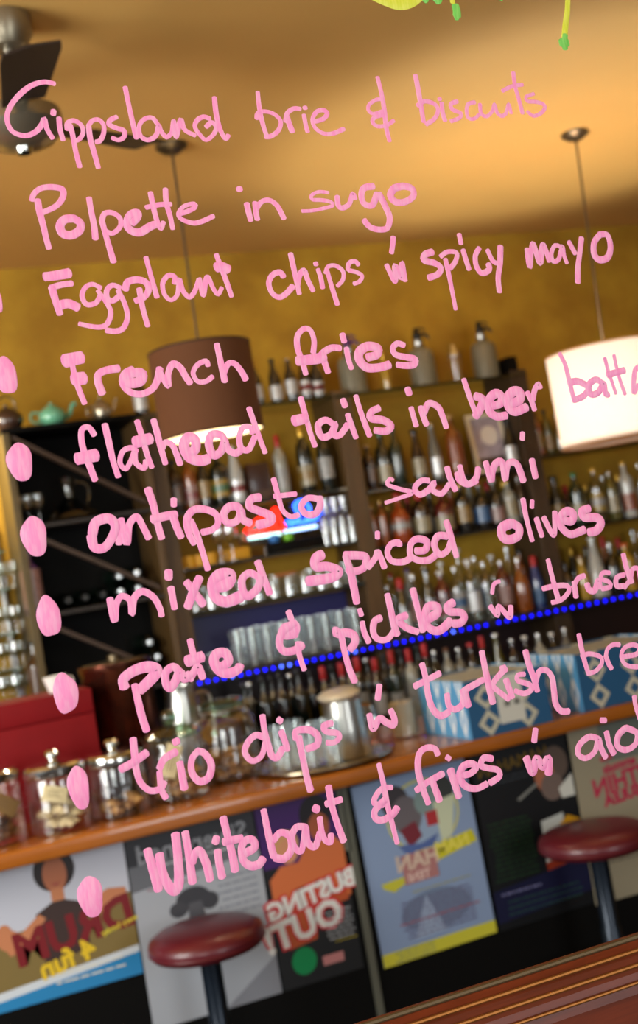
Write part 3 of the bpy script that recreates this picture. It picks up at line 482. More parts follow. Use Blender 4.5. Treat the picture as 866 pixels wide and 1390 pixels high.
dpart('drop', INKG, [(12, [(618, 8), (620, 16), (620, 22)]), (7, [(619, 22), (620, 26)])])
dpart('drop', INKG, [(18, [(765, 56), (766, 60)]), (10, [(766, 62), (767, 66)]), (9, [(767, 48), (766, 56)])])
dpart('drop', INKG, [(12, [(590, -4), (596, 2)])]); dpart('drop', INKG, [(9, [(570, -6), (579, 1)])]); dpart('drop', INKG, [(6, [(680, -5), (680, 0)])])
# the clear pane that stands in for the mirror, and its moulded wooden frame (bottom rail shows at the lower right corner)
gm = bpy.data.materials.new('clear_mirror_pane'); gm.use_nodes = True; nt = gm.node_tree; nt.nodes.remove(nt.nodes['Principled BSDF'])
tb = nt.nodes.new('ShaderNodeBsdfTransparent'); tb.inputs[0].default_value = (.97, .98, .975, 1); nt.links.new(tb.outputs[0], nt.nodes['Material Output'].inputs[0])
ZF = 1.332
tag(MB().box(-.738, 1.768, YG+.0002, YG+.0052, ZF, 2.93).build('menu_mirror_pane', gm, None, False), 'large mirror built as a clear glass sheet, carrying the pink handwritten menu', 'glass')
fr = thing('glass_frame', (0.5, YG, ZF), 'reddish brown moulded frame with gilt lines along the bottom of the menu mirror', 'frame')
M_fr = mat('polished_red_wood', (112, 44, 16), .5, spec=.3, coat=.08, noise=.45, scale=40, stretch=(.15, 1, 1.5))
M_gilt = mat('gilt_line', (150, 98, 48), .42, metal=.8)
M_edge = mat('dull_bronze_edge', (96, 80, 54), .5, metal=.5)
prof = [(-.006, .0), (-.012, .0), (-.016, -.004), (-.022, -.010), (-.030, -.022), (-.034, -.040), (-.034, -.075), (.010, -.080), (.010, -.001)]
mb = MB(); n = len(prof); v = [(x, y, z) for x in (-1.27, 1.27) for y, z in prof]
mb.add(v, [tuple((i, (i+1) % n, n+(i+1) % n, n+i)) for i in range(n)]+[tuple(reversed(range(n))), tuple(range(n, 2*n))]); mb.build('bottom_rail', M_fr, fr, False)
for (y, z, r, m) in ((-.008, .0015, .0028, M_edge), (-.0195, -.0065, .0022, M_gilt), (-.028, -.0165, .0022, M_gilt), (-.034, -.030, .0018, M_gilt)):
    MB().tube([(-1.27, y, z), (1.27, y, z)], r, 8).build('gilt_bead', m, fr)
for sx in (-1.3, 1.27): MB().bbox(sx, sx+.06, -.034, .01, -.075, 1.66, .006).build('side_rail', M_fr, fr)
MB().bbox(-1.3, 1.33, -.034, .01, 1.61, 1.68, .006).build('top_rail', M_fr, fr)
# ------------------------------------------------------------------ common materials
M_black = mat('black_lacquer', (7, 6, 5), .6, spec=.12)
M_dark = mat('dark_stained_wood', (34, 23, 15), .5, noise=.4, scale=30, stretch=(1, 1, .1))
M_brown = mat('brown_upright_wood', (92, 68, 34), .5, noise=.3, scale=30, stretch=(1, 1, .1))
M_counter = mat('varnished_orange_wood', (176, 100, 30), .22, coat=.5, noise=.35, scale=18, stretch=(.12, 1, 1))
M_chrome = mat('chrome', (215, 215, 210), .12, metal=1)
M_steel = mat('brushed_steel', (190, 188, 182), .28, metal=1)
M_glass = thin_glass('clear_glass')
M_tumb = thin_glass('bright_tumbler_glass', (.96, .98, .98), .17, .06)
M_gglass = thin_glass('green_tinted_glass', (.55, .75, .62), .1)
M_shelf = thin_glass('shelf_glass', (.35, .48, .42), .12)
M_paper = mat('white_paper', (232, 232, 228), .7)
M_cream = mat('cream_paper', (226, 210, 164), .8, noise=.12, scale=60)

# ------------------------------------------------------------------ back bar
YS0, YS1 = 5.35, 5.62
bar = thing('back_bar', (2.5, YS0, 0), 'tall back bar shelving with glass shelves and brown uprights against the mustard wall', 'shelving')
def bpart(name, mb, m, smooth=False, parent=bar):
    mb.v = [(x-2.5, y-YS0, z) for x, y, z in mb.v]; return mb.build(name, m, parent, smooth)
UPR = [(1.36, 1.43), (2.27, 2.36), (3.235, 3.325), (4.25, 4.33)]
for i, (a, b) in enumerate(UPR):
    bpart('upright', MB().bbox(a, b, YS0+.01, YB-.005, .0, 2.53, .003), M_brown if i != 2 else mat('dark_brown_upright_wood', (70, 52, 32), .5, noise=.3, scale=30, stretch=(1, 1, .1)))
bpart('back_panel', MB().box(3.235, 3.29, YS0+.02, YB-.01, 2.515, 2.6), M_black)
BAYS = [(1.43, 2.27), (2.36, 3.235), (3.325, 4.25)]
ZS = [[2.51, 2.075, 1.825, 1.63], [2.51, 2.045, 1.775], [2.09, 1.71]]
for (a, b), zs in zip(BAYS, ZS):
    for z in zs:
        top = z > 2.4
        bpart('glass_shelf', MB().bbox(a+.002-(.08 if top else 0), b-.002+(.09 if top and b > 3 else 0), YS0, YS1, z-.014, z, .002), M_shelf if top or b < 2.3 else mat('dark_shelf_board', (34, 28, 22), .25))
ZL = 1.345
bpart('led_shelf', MB().bbox(1.36, 4.33, YS0-.02, YB-.006, ZL-.035, ZL, .003), mat('blue_black_shelf_board', (34, 30, 46), .3))
bpart('plinth_cabinet', MB().bbox(1.36, 4.33, 5.0, YB-.006, .0, .985, .006), M_black)
bpart('bench_top', MB().bbox(1.36, 4.33, 4.97, YB-.006, .985, 1.0, .003), M_dark)
bpart('back_board', MB().box(1.43, 4.25, YB-.03, YB-.006, 1.0, ZL-.036), mat('dark_maroon_board', (38, 14, 16), .4))
bpart('back_board', MB().box(1.43, 2.27, YB-.03, YB-.006, ZL+.001, 1.60), mat('blue_glow_board', (44, 40, 104), .4))  # blue glow of the LEDs put into the board colour
strip = bpart('led_strip', MB().bbox(1.36, 4.33, YS0-.034, YS0-.021, ZL-.034, ZL-.004, .002), mat('led_housing', (24, 20, 40), .3))
M_led = mat('blue_led', (8, 10, 255), .4, emit=5); M_led2 = mat('pale_blue_led', (70, 100, 255), .4, emit=6)
ledm = MB().lathe([(0, 0), (.0064, 0), (.0064, .003), (.0045, .0055), (0, .0065)], 14, Matrix.Rotation(math.pi/2, 4, 'X')).mesh('led')
ledm.materials.append(M_led); ledm2 = ledm.copy(); ledm2.materials.clear(); ledm2.materials.append(M_led2)
px = 271; k = 0
while px < 866:
    x = XAT(px, YS0-.036, ZL-.018); o = link('led', ledm2 if k in (4, 10, 11, 18, 19, 31) else ledm, None, strip, (x-2.5, -.035, ZL-.018))
    k += 1; px += 11.1
    if 656 < px-5 < 668: px = 677

# ------------------------------------------------------------------ bottles
def gmat(key):
    T = {'green': (16, 34, 20), 'dgreen': (10, 20, 14), 'black': (12, 11, 11), 'brown': (40, 20, 10), 'amber': (128, 66, 20), 'gold': (176, 140, 44),
         'red': (84, 18, 16), 'orange': (146, 58, 18), 'white': (176, 178, 174), 'purple': (70, 40, 110), 'blue': (36, 56, 116), 'olive': (84, 78, 24), 'frost': (150, 152, 142), 'grey': (104, 104, 98)}
    if key == 'clear': return thin_glass('clear_bottle_glass', (.82, .86, .86), .12)
    return mat('glass_'+key, T[key], .16 if key != 'frost' else .3, coat=1, spec=.8)
def cmat(key):
    T = {'gold': ((214, 170, 70), .3, .8), 'black': ((20, 18, 18), .4, 0), 'red': ((176, 26, 26), .4, 0), 'silver': ((205, 205, 205), .25, .9), 'white': ((228, 228, 224), .5, 0),
         'green': ((30, 120, 60), .4, 0), 'blue': ((40, 70, 190), .4, 0), 'orange': ((214, 96, 30), .4, 0), 'purple': ((84, 44, 104), .4, 0), 'cork': ((190, 150, 96), .8, 0), 'brown': ((110, 66, 30), .5, 0)}
    c, r, mt = T[key]; return mat('cap_'+key, c, r, metal=mt)
def lmat(key):
    T = {'cream': (224, 208, 160), 'white': (226, 226, 222), 'silver': (206, 208, 210), 'red': (176, 40, 34), 'orange': (208, 104, 44), 'blue': (70, 130, 200), 'yellow': (226, 184, 40),
         'gold': (206, 164, 70), 'brown': (128, 88, 56), 'green': (90, 150, 90), 'pink': (214, 160, 150), 'black': (26, 26, 28)}
    if key == 'silver': return mat('label_silver', T[key], .25, metal=.4)
    return mat('label_'+key, tuple(int(v*.7) for v in T[key]), .3, noise=.4, scale=70, coat=.4)
SH = {  # silhouettes: fractions of height / radius
    'wine':   [(0, 0), (.92, 0), (1, .02), (1, .60), (.9, .68), (.42, .76), (.34, .80), (.34, .93)],
    'beer':   [(0, 0), (.95, 0), (1, .02), (1, .54), (.92, .62), (.5, .76), (.4, .84), (.38, .93)],
    'spirit': [(0, 0), (.95, 0), (1, .02), (1, .62), (.93, .70), (.5, .77), (.34, .80), (.34, .92)],
    'squat':  [(0, 0), (.92, 0), (1, .03), (1, .50), (.85, .62), (.4, .70), (.3, .74), (.3, .90)],
    'slim':   [(0, 0), (.95, 0), (1, .02), (1, .50), (.85, .60), (.55, .74), (.45, .82), (.45, .93)],
    'cone':   [(0, 0), (.95, 0), (1, .03), (.92, .30), (.62, .60), (.36, .82), (.3, .88), (.3, .95)],
    'siphon': [(0, 0), (.9, 0), (1, .02), (1, .62), (.9, .72), (.5, .80), (.32, .82), (.32, .86)]}
CACHE = {}
def bottle(loc, shape, h, r, glass, cap, lab, label, group, lb=(.12, .5), name='bottle', lab2=None):
    key = (shape, h, r, glass, cap, lab, lb, lab2)
    if key not in CACHE:
        pr = [(a*r, b*h) for a, b in SH[shape]]; nr, nz = pr[-1]
        g = MB().lathe(pr+[(nr*1.12, nz), (nr*1.12, nz+.006), (0, nz+.006)], 18).mesh('glass_body', ang=50); g.materials.append(gmat(glass))
        cp = None
        if cap:
            z = nz+.004; c = cmat(cap)
            if cap in ('gold', 'red') and shape in ('beer', 'wine', 'slim'):    # foil reaches down the neck
                cp = MB().lathe([(nr*1.04, h*.80), (nr*1.16, h*.82), (nr*1.16, h-.003), (nr, h), (0, h)], 16).mesh('cap')
            else: cp = MB().lathe([(nr*1.25, z), (nr*1.25, h-.002), (nr*1.15, h), (0, h)], 16).mesh('cap')
            cp.materials.append(c)
        lm = None
        if lab:
            n = 18; v = []; a0, a1 = -math.pi*1.02, .02*math.pi    # wraps the side that faces the room (-Y)
            for zz in (lb[0]*h, lb[1]*h):
                for k in range(n+1):
                    a = a0+(a1-a0)*k/n; v.append(((r+.0008)*math.cos(a), (r+.0008)*math.sin(a), zz))
            lm = MB().add(v, [(k, k+1, n+2+k, n+1+k) for k in range(n)]).mesh('paper_label'); lm.materials.append(lmat(lab))
        l2 = None
        if lab2:
            n = 18; v = []; m_ = (lb[0]+lb[1])/2*h; dz = (lb[1]-lb[0])*h*.2
            for zz in (m_-dz, m_+dz):
                for k in range(n+1):
                    a = -math.pi+math.pi*k/n; v.append(((r+.0014)*math.cos(a), (r+.0014)*math.sin(a), zz))
            l2 = MB().add(v, [(k, k+1, n+2+k, n+1+k) for k in range(n)]).mesh('label_band'); l2.materials.append(lmat(lab2))
        CACHE[key] = (g, cp, lm, l2)
    g, cp, lm, l2 = CACHE[key]
    t = thing(name, loc, label, 'bottle', group)
    link('glass_body', g, None, t)
    if cp: link('cap', cp, None, t)
    if lm:
        o = link('paper_label', lm, None, t)
        if l2: link('label_band', l2, None, o)
    return t
ORD = ['first', 'second', 'third', 'fourth', 'fifth', 'sixth', 'seventh', 'eighth', 'ninth', 'tenth', 'eleventh', 'twelfth', 'thirteenth', 'fourteenth', 'fifteenth', 'sixteenth', 'seventeenth', 'eighteenth', 'nineteenth', 'twentieth']
def row(items, Y, z, where, group):
    """items: (px at base, shape, h, r, glass, cap, label colour[, band])"""
    xs = []; bay = []
    for it in items:
        x = XAT(it[0], Y, z); r = it[3]; k = -1
        if Y > YS0:
            for j, (a, b) in enumerate(BAYS):
                if a-.09 < x < b+.04: x = min(max(x, a+r+.003), b-r-.003); k = j; break
        xs.append(x); bay.append(k)
    for i in range(1, len(xs)): xs[i] = max(xs[i], xs[i-1]+items[i-1][3]+items[i][3]+.002)      # nothing stands inside its neighbour
    for i in range(len(xs)-1, -1, -1):
        if bay[i] >= 0: xs[i] = min(xs[i], BAYS[bay[i]][1]-items[i][3]-.003)
        if i < len(xs)-1: xs[i] = min(xs[i], xs[i+1]-items[i+1][3]-items[i][3]-.002)
    for i, it in enumerate(items):
        px, sh, h, r, g, c, l = it[:7]; l2 = it[7] if len(it) > 7 else None
        gw = {'dgreen': 'dark green', 'frost': 'frosted', 'amber': 'amber', 'grey': 'smoky grey'}.get(g, g)
        lw = f' with {l} label' if l else (f' with {c} cap' if c else '')
        lb = ((.14, .46), (.1, .40), (.18, .50))[i % 3] if sh != 'spirit' else ((.16, .48), (.12, .42), (.2, .54))[i % 3]
        bottle((xs[i], Y, z+.0005), sh, h, r, g, c, l, f'{gw} bottle{lw}, {ORD[i]} from left {where}', group, lb=lb, lab2=l2)
row([(352, 'beer', .215, .029, 'dgreen', 'gold', 'silver'), (378, 'beer', .215, .029, 'black', 'black', 'silver'), (399, 'beer', .21, .029, 'black', 'silver', 'silver'),
     (420, 'beer', .205, .029, 'brown', 'red', 'silver', 'red'), (439, 'beer', .21, .029, 'black', 'silver', 'silver', 'red')], 5.44, 2.51,
    'in the top shelf beer row', 'beer bottles on the top glass shelf')
row([(227, 'spirit', .24, .036, 'brown', 'black', 'brown'), (246, 'spirit', .25, .032, 'amber', 'silver', 'pink', 'red'), (265, 'slim', .25, .030, 'black', 'gold', 'gold'), (294, 'spirit', .25, .042, 'dgreen', 'gold', 'yellow', 'green'),
     (318, 'slim', .27, .036, 'white', 'silver', 'silver', 'red')], 5.42, 2.0755, 'below the brown lampshade', 'spirit bottles below the brown lampshade')
row([(388, 'wine', .29, .032, 'frost', 'red', 'white'), (421, 'wine', .33, .037, 'dgreen', 'gold', 'cream', 'gold'), (448, 'wine', .31, .036, 'dgreen', 'black', 'white')], 5.42, 2.0755,
    'above the neon sign', 'wine bottles above the neon sign')
bx = thing('bottle_box', (XAT(354, 5.42, 2.0755), 5.42, 2.0755), 'dark brown spirit carton with a gold base band between the bottles above the neon sign', 'box')
MB().bbox(-.052, .052, -.04, .04, 0, .17, .003).build('carton', mat('dark_carton', (52, 26, 18), .35, coat=.3), bx); MB().box(-.0525, .0525, -.0405, .0405, .012, .045).build('gold_band', lmat('brown'), bx, False)
row([(507, 'spirit', .22, .030, 'brown', 'cork', 'brown'), (527, 'wine', .27, .038, 'dgreen', 'green', 'cream'), (545, 'wine', .29, .032, 'green', 'black', None), (573, 'slim', .26, .032, 'brown', 'black', 'cream'),
     (597, 'slim', .28, .030, 'grey', 'silver', 'silver'), (624, 'spirit', .31, .040, 'amber', 'cork', 'orange'), (700, 'slim', .25, .034, 'black', 'black', 'silver')], 5.43, 2.0455,
    'beside the framed picture', 'spirit bottles beside the framed picture')
# siphons, gold bottle and shaker on the top shelf
def siphon(px, headcol, label):
    r = .064; h = .235
    t = thing('soda_siphon', (XAT(px, 5.46, 2.51), 5.46, 2.5105), label, 'siphon', 'soda siphons on the top glass shelf')
    MB().lathe([(a*r, b*h*1.05) for a, b in SH['siphon']]+[(0, .86*h*1.05)], 24).build('glass_body', mat('frosted_grey_glass', (128, 124, 106), .3, coat=.3, noise=.2, scale=120), t)
    MB().lathe([(.024, .205), (.026, .212), (.026, .232), (.02, .238), (0, .238)], 18).build('metal_collar', M_steel, t)
    hd = cmat(headcol); MB().lathe([(.02, .238), (.023, .25), (.017, .275), (.010, .292), (0, .30)], 14).build('head', hd, t)
    MB().tube([(0, 0, .262), (.03, -.012, .262), (.048, -.018, .25), (.052, -.02, .236)], [.009, .009, .008, .007]).build('spout', hd, t)
    MB().tube([(0, 0, .285), (-.012, .006, .292), (.02, -.02, .29), (.035, -.03, .276)], .005).build('lever', hd, t)
siphon(483, 'purple', 'grey glass soda siphon with a purple head, nearest the beer bottles')
siphon(578, 'black', 'grey glass soda siphon with a black head, between gold bottle and clear shaker')
siphon(663, 'black', 'grey glass soda siphon with a black head, at the right end of the top shelf')
bottle((XAT(527, 5.44, 2.51), 5.44, 2.5105), 'slim', .2, .024, 'gold', 'gold', None, 'slender gold bottle between the purple headed and black headed siphons', None)
t = thing('cocktail_shaker', (XAT(622, 5.42, 2.51), 5.42, 2.5105), 'clear cocktail shaker with silver cap between the two black headed siphons', 'shaker')
MB().lathe([(0, 0), (.026, 0), (.034, .11), (.034, .135), (.030, .135), (.024, .006), (0, .006)], 20).build('beaker', M_glass, t)
MB().lathe([(.034, .13), (.034, .14), (.018, .162), (.016, .185), (.012, .19), (0, .19)], 20).build('cap', M_chrome, t)
# framed picture
px0 = P(640, 565, 5.45); pc = thing('framed_picture', (3.115, 5.47, 2.0455), 'small cream framed picture with a white moon disc standing on the shelf', 'picture')
TL = Matrix.Rotation(math.radians(-6), 4, 'X')
for a in ((-.1, .1, -.008, .008, .285, .305), (-.1, .1, -.008, .008, 0, .02), (-.1, -.08, -.008, .008, .02, .285), (.08, .1, -.008, .008, .02, .285)): MB().bbox(*a, .002, TL).build('frame_bar', mat('cream_frame', (250, 240, 214), .4), pc)
MB().box(-.08, .08, -.001, .004, .02, .285, TL).build('print', mat('mauve_print', (196, 186, 204), .4, noise=.3, scale=20), pc, False)
MB().lathe([(0, 0), (.05, 0), (.05, .001), (0, .001)], 28, TL @ Matrix.Translation((.012, -.002, .19)) @ Matrix.Rotation(math.pi/2, 4, 'X')).build('moon_disc', mat('moon_white', (245, 240, 235), .5), pc)
MB().bbox(-.08, .08, -.002, .0, .02, .08, .0008, TL).build('dark_ground', mat('print_brown', (90, 66, 50), .5, noise=.4, scale=30), pc)
# third shelf, middle bay
row([(509, 'spirit', .2, .024, 'amber', 'gold', None), (524, 'spirit', .22, .026, 'amber', 'gold', None), (549, 'squat', .238, .048, 'orange', 'red', 'orange', 'white'), (577, 'wine', .238, .044, 'brown', 'red', 'cream'),
     (607, 'squat', .238, .046, 'red', 'red', 'cream'), (634, 'spirit', .238, .040, 'black', 'gold', 'gold'), (660, 'squat', .238, .042, 'black', 'orange', 'blue'), (680, 'squat', .238, .040, 'black', 'white', 'pink'),
     (703, 'spirit', .22, .036, 'frost', 'gold', 'cream'), (724, 'slim', .238, .030, 'brown', 'brown', 'brown')], 5.42, 1.7755, 'below the framed picture', 'liqueur bottles below the framed picture')
row([(512, 'slim', .21, .026, 'brown', 'orange', None), (534, 'slim', .2, .026, 'olive', 'gold', None), (562, 'slim', .235, .026, 'red', 'red', None), (592, 'slim', .238, .026, 'brown', 'orange', None),
     (620, 'slim', .235, .026, 'orange', 'orange', None), (646, 'slim', .238, .026, 'frost', 'silver', None), (670, 'slim', .235, .026, 'brown', 'red', None), (692, 'slim', .238, .026, 'olive', 'gold', None)], 5.55, 1.7755,
    'in row behind below picture', 'small bottles in the back row below the picture')
# right bay
row([(735, 'spirit', .24, .030, 'amber', 'gold', 'gold'), (748, 'spirit', .23, .026, 'olive', 'black', 'gold'), (764, 'slim', .2, .030, 'clear', 'silver', None), (782, 'spirit', .2, .032, 'green', 'green', 'green'),
     (800, 'spirit', .2, .032, 'clear', 'white', None), (818, 'spirit', .2, .032, 'green', 'green', 'green'), (838, 'spirit', .2, .032, 'clear', 'silver', None), (856, 'spirit', .2, .032, 'black', 'black', 'silver')], 5.44, 2.0905,
    'behind the white lampshade', 'bottles behind the white lampshade')
row([(762, 'slim', .27, .036, 'black', 'black', 'gold'), (790, 'spirit', .27, .038, 'green', 'green', 'cream'), (817, 'spirit', .28, .038, 'clear', 'gold', 'yellow', 'white'), (837, 'spirit', .25, .032, 'olive', 'silver', 'cream'),
     (858, 'spirit', .29, .036, 'white', 'gold', 'orange'), (878, 'spirit', .27, .034, 'clear', 'silver', 'white')], 5.42, 1.7105, 'below the white lampshade', 'bottles below the white lampshade')
row([(748, 'slim', .2, .028, 'red', 'brown', 'orange'), (776, 'slim', .22, .028, 'red', 'red', None), (803, 'slim', .21, .028, 'olive', 'gold', 'orange'), (828, 'slim', .24, .028, 'clear', 'silver', None), (848, 'slim', .24, .028, 'brown', 'gold', None)], 5.55, 1.7105,
    'in rear row below white lampshade', 'back row bottles below the white lampshade')
# LED shelf
row([(516, 'spirit', .25, .032, 'clear', 'silver', None), (531, 'slim', .27, .034, 'clear', 'red', 'silver'), (552, 'spirit', .28, .036, 'clear', 'silver', 'pink'), (575, 'slim', .29, .034, 'clear', 'black', 'white'),
     (598, 'spirit', .27, .038, 'red', 'white', 'white', 'red'), (622, 'spirit', .28, .038, 'clear', 'silver', 'white', 'blue'), (646, 'spirit', .30, .038, 'clear', 'white', 'silver'), (668, 'spirit', .28, .036, 'clear', 'silver', None),
     (691, 'spirit', .27, .038, 'red', 'silver', 'pink'), (714, 'squat', .27, .044, 'amber', 'silver', None), (735, 'slim', .26, .030, 'blue', 'red', 'blue')], 5.41, 1.3455,
    'front row, blue lit shelf', 'front bottles on the blue lit shelf')
row([(524, 'spirit', .29, .03, 'clear', 'silver', None), (543, 'spirit', .3, .032, 'clear', 'red', None), (566, 'spirit', .31, .032, 'white', 'purple', 'white'), (589, 'spirit', .3, .032, 'clear', 'silver', 'red'),
     (612, 'spirit', .31, .032, 'clear', 'white', 'blue'), (636, 'slim', .36, .034, 'clear', 'white', None), (657, 'spirit', .31, .032, 'clear', 'silver', 'blue'), (680, 'spirit', .3, .032, 'clear', 'white', None),
     (702, 'slim', .33, .032, 'clear', 'silver', None), (722, 'spirit', .3, .03, 'amber', 'black', None)], 5.54, 1.3455, 'rear row, blue lit shelf', 'back row bottles on the blue lit shelf')
row([(775, 'squat', .2, .038, 'brown', 'black', None), (797, 'slim', .22, .032, 'gold', 'brown', None), (816, 'cone', .30, .052, 'white', 'white', None), (838, 'squat', .26, .044, 'black', 'silver', None),
     (858, 'spirit', .24, .042, 'gold', 'orange', 'orange'), (882, 'spirit', .28, .036, 'clear', 'silver', 'cream')], 5.42, 1.3455, 'front row, blue shelf right bay', 'bottles on the blue lit shelf under the white lamp')
row([(786, 'slim', .27, .028, 'dgreen', 'gold', None), (806, 'slim', .26, .028, 'olive', 'brown', None), (830, 'slim', .29, .028, 'amber', 'red', 'orange'), (850, 'slim', .27, .028, 'brown', 'red', 'brown'), (872, 'slim', .3, .028, 'clear', 'silver', None)],
    5.54, 1.3455, 'rear row, blue shelf right bay', 'rear bottles on the blue lit shelf under the white lamp')
# bottles on the bench below the LED shelf
row([(345, 'wine', .30, .036, 'dgreen', 'black', None), (370, 'wine', .31, .036, 'dgreen', 'black', None), (394, 'wine', .31, .036, 'black', 'black', None), (418, 'wine', .31, .036, 'dgreen', 'black', None)], 5.2, 1.0005,
    'behind the glass jars', 'dark wine bottles behind the glass jars')
row([(452, 'wine', .30, .036, 'dgreen', 'red', 'yellow'), (477, 'wine', .30, .034, 'clear', 'red', 'silver'), (499, 'wine', .31, .034, 'clear', 'red', 'white'), (522, 'wine', .29, .034, 'brown', 'red', 'silver'),
     (545, 'wine', .31, .034, 'green', 'red', 'white'), (568, 'wine', .30, .034, 'frost', 'red', 'white'), (590, 'wine', .31, .034, 'dgreen', 'red', 'green')], 5.2, 1.0005, 'in red capped bench row', 'red capped bottles on the bench')
row([(602, 'spirit', .27, .03, 'clear', 'silver', None), (616, 'spirit', .27, .03, 'frost', 'brown', 'white'), (634, 'spirit', .26, .03, 'grey', 'silver', 'silver'), (650, 'spirit', .27, .03, 'clear', 'red', None), (667, 'wine', .29, .03, 'green', 'red', 'green'),
     (686, 'slim', .29, .03, 'olive', 'silver', None), (706, 'spirit', .25, .03, 'clear', 'silver', None), (724, 'spirit', .25, .03, 'clear', 'white', None), (742, 'spirit', .25, .03, 'frost', 'silver', None), (760, 'spirit', .24, .03, 'clear', 'white', None),
     (778, 'spirit', .25, .03, 'grey', 'silver', None)], 5.2, 1.0005, 'behind the patterned crates', 'bottles behind the blue and white crates')
row([(352, 'wine', .29, .036, 'black', 'silver', None), (382, 'wine', .30, .036, 'black', 'black', None), (407, 'wine', .29, .036, 'dgreen', 'silver', None), (434, 'wine', .29, .036, 'black', 'black', None), (464, 'wine', .29, .034, 'dgreen', 'black', None),
     (488, 'wine', .30, .034, 'frost', 'silver', None), (511, 'wine', .29, .034, 'dgreen', 'silver', None), (534, 'wine', .29, .034, 'black', 'black', None), (557, 'wine', .3, .034, 'black', 'black', 'white'), (580, 'wine', .3, .034, 'green', 'black', None)],
    5.285, 1.0005, 'in second row on the bench', 'second row of bottles on the bench')

# ------------------------------------------------------------------ glasses
def tumbler(h, r, stem=False, tint=False):
    k = ('tumbler', h, r, stem)
    if k not in CACHE:
        if stem: pr = [(0, 0), (.8*r, 0), (.8*r, .003), (.1*r, .008), (.09*r, .45*h), (.5*r, .5*h), (r, .68*h), (.86*r, h), (.83*r, h), (.95*r, .69*h), (.45*r, .53*h), (0, .51*h)]
        else: pr = [(0, 0), (.78*r, 0), (.82*r, .004), (r, h), (.95*r, h), (.76*r, .012), (0, .012)]
        m = MB().lathe(pr, 16).mesh('tumbler'); m.materials.append(M_tumb); CACHE[k] = m
    return CACHE[k]
def glasses(pxs, Y, z, h, r, label, group, name='drinking_glass', stem=False, inv=False, jit=0, nth=False):
    for i, px in enumerate(pxs):
        o = link(name, tumbler(h, r, stem), None, None, (XAT(px, Y, z), Y+random.uniform(-jit, jit), z+.0008+(h if inv else 0)))
        if inv: o.rotation_euler = (math.pi, 0, 0)
        tag(o, label+(f', {ORD[i]} from the left' if nth else ''), 'glass', group)
rng = lambda a, b, n: [a+(b-a)*i/(n-1) for i in range(n)]
glasses(rng(326, 486, 9), 5.40, 1.3455, .17, .030, 'tall highball glass in the front rank on the blue lit shelf', 'highball glasses on the blue lit shelf', nth=True)
glasses(rng(334, 478, 8), 5.50, 1.3455, .17, .030, 'tall highball glass in the rear rank on the blue lit shelf', 'rear highball glasses on the blue lit shelf', nth=True)
glasses(rng(252, 310, 4), 5.42, 1.3455, .09, .034, 'low clear tumbler at the left end of the blue lit shelf', 'low tumblers on the blue lit shelf')
glasses(rng(246, 480, 12), 5.41, 1.6305, .09, .030, 'upturned tumbler on the shelf above the highball glasses', 'tumblers above the highball glasses', inv=True, nth=True)
glasses(rng(256, 470, 10), 5.51, 1.6305, .10, .032, 'tumbler in the rear rank above the highball glasses', 'rear tumblers above the highball glasses', nth=True)
glasses(rng(335, 470, 6), 5.55, 1.8255, .12, .032, 'clear stemmed glass behind the neon sign', 'stemmed glasses behind the neon sign', 'stemmed_glass', True)
glasses([302, 318], 5.42, 1.8255, .16, .036, 'tall stemmed wine glass left of the neon sign', 'stemmed glasses left of the neon sign', 'stemmed_glass', True)
glasses([445, 457, 469, 481], 5.40, 1.8255, .13, .024, 'slim upturned glass right of the blue neon loops', 'upturned glasses right of the neon sign', inv=True, nth=True)
glasses([444, 456, 468, 480], 5.40, 1.9575, .08, .024, 'small glass stacked on the upturned glasses by the sign', 'glasses stacked beside the neon sign', nth=True)
for i, px in enumerate((228, 243, 258, 273, 288)):
    o = MB().lathe([(0, 0), (.028, 0), (.036, .05), (.034, .052), (.026, .01), (0, .01)], 16).build('amber_bowl', mat('amber_ware', (206, 150, 40), .3, coat=.4), None, True, loc=(XAT(px, 5.42, 1.826), 5.42, 1.8258))
    tag(o, f'small amber bowl at the left of the neon shelf, {ORD[i]} from the left', 'bowl', 'amber bowls left of the neon sign')
t = tag(MB().bbox(-.075, .075, -.05, .05, 0, .055, .006).build('mustard_tin', mat('mustard_tin', (206, 150, 26), .4), None, loc=(XAT(316, 5.5, 1.826), 5.5, 1.8258)), 'long mustard yellow tin behind the stemmed glasses by the neon sign', 'tin')
t = tag(MB().bbox(-.07, .07, -.05, .05, 0, .04, .006).build('yellow_tin', mat('mustard_tin', 0), None, loc=(XAT(262, 5.52, 1.631), 5.55, 1.6308)), 'flat mustard yellow tin behind the tumblers on the lowest glass shelf', 'tin')
t = tag(MB().bbox(-.05, .05, -.012, .012, 0, .012, .003).build('orange_box', mat('orange_card', (196, 110, 60), .5), None, loc=(XAT(388, 5.42, 1.74), 5.44, 1.7205)), 'thin orange box lying on the upturned tumblers', 'box')
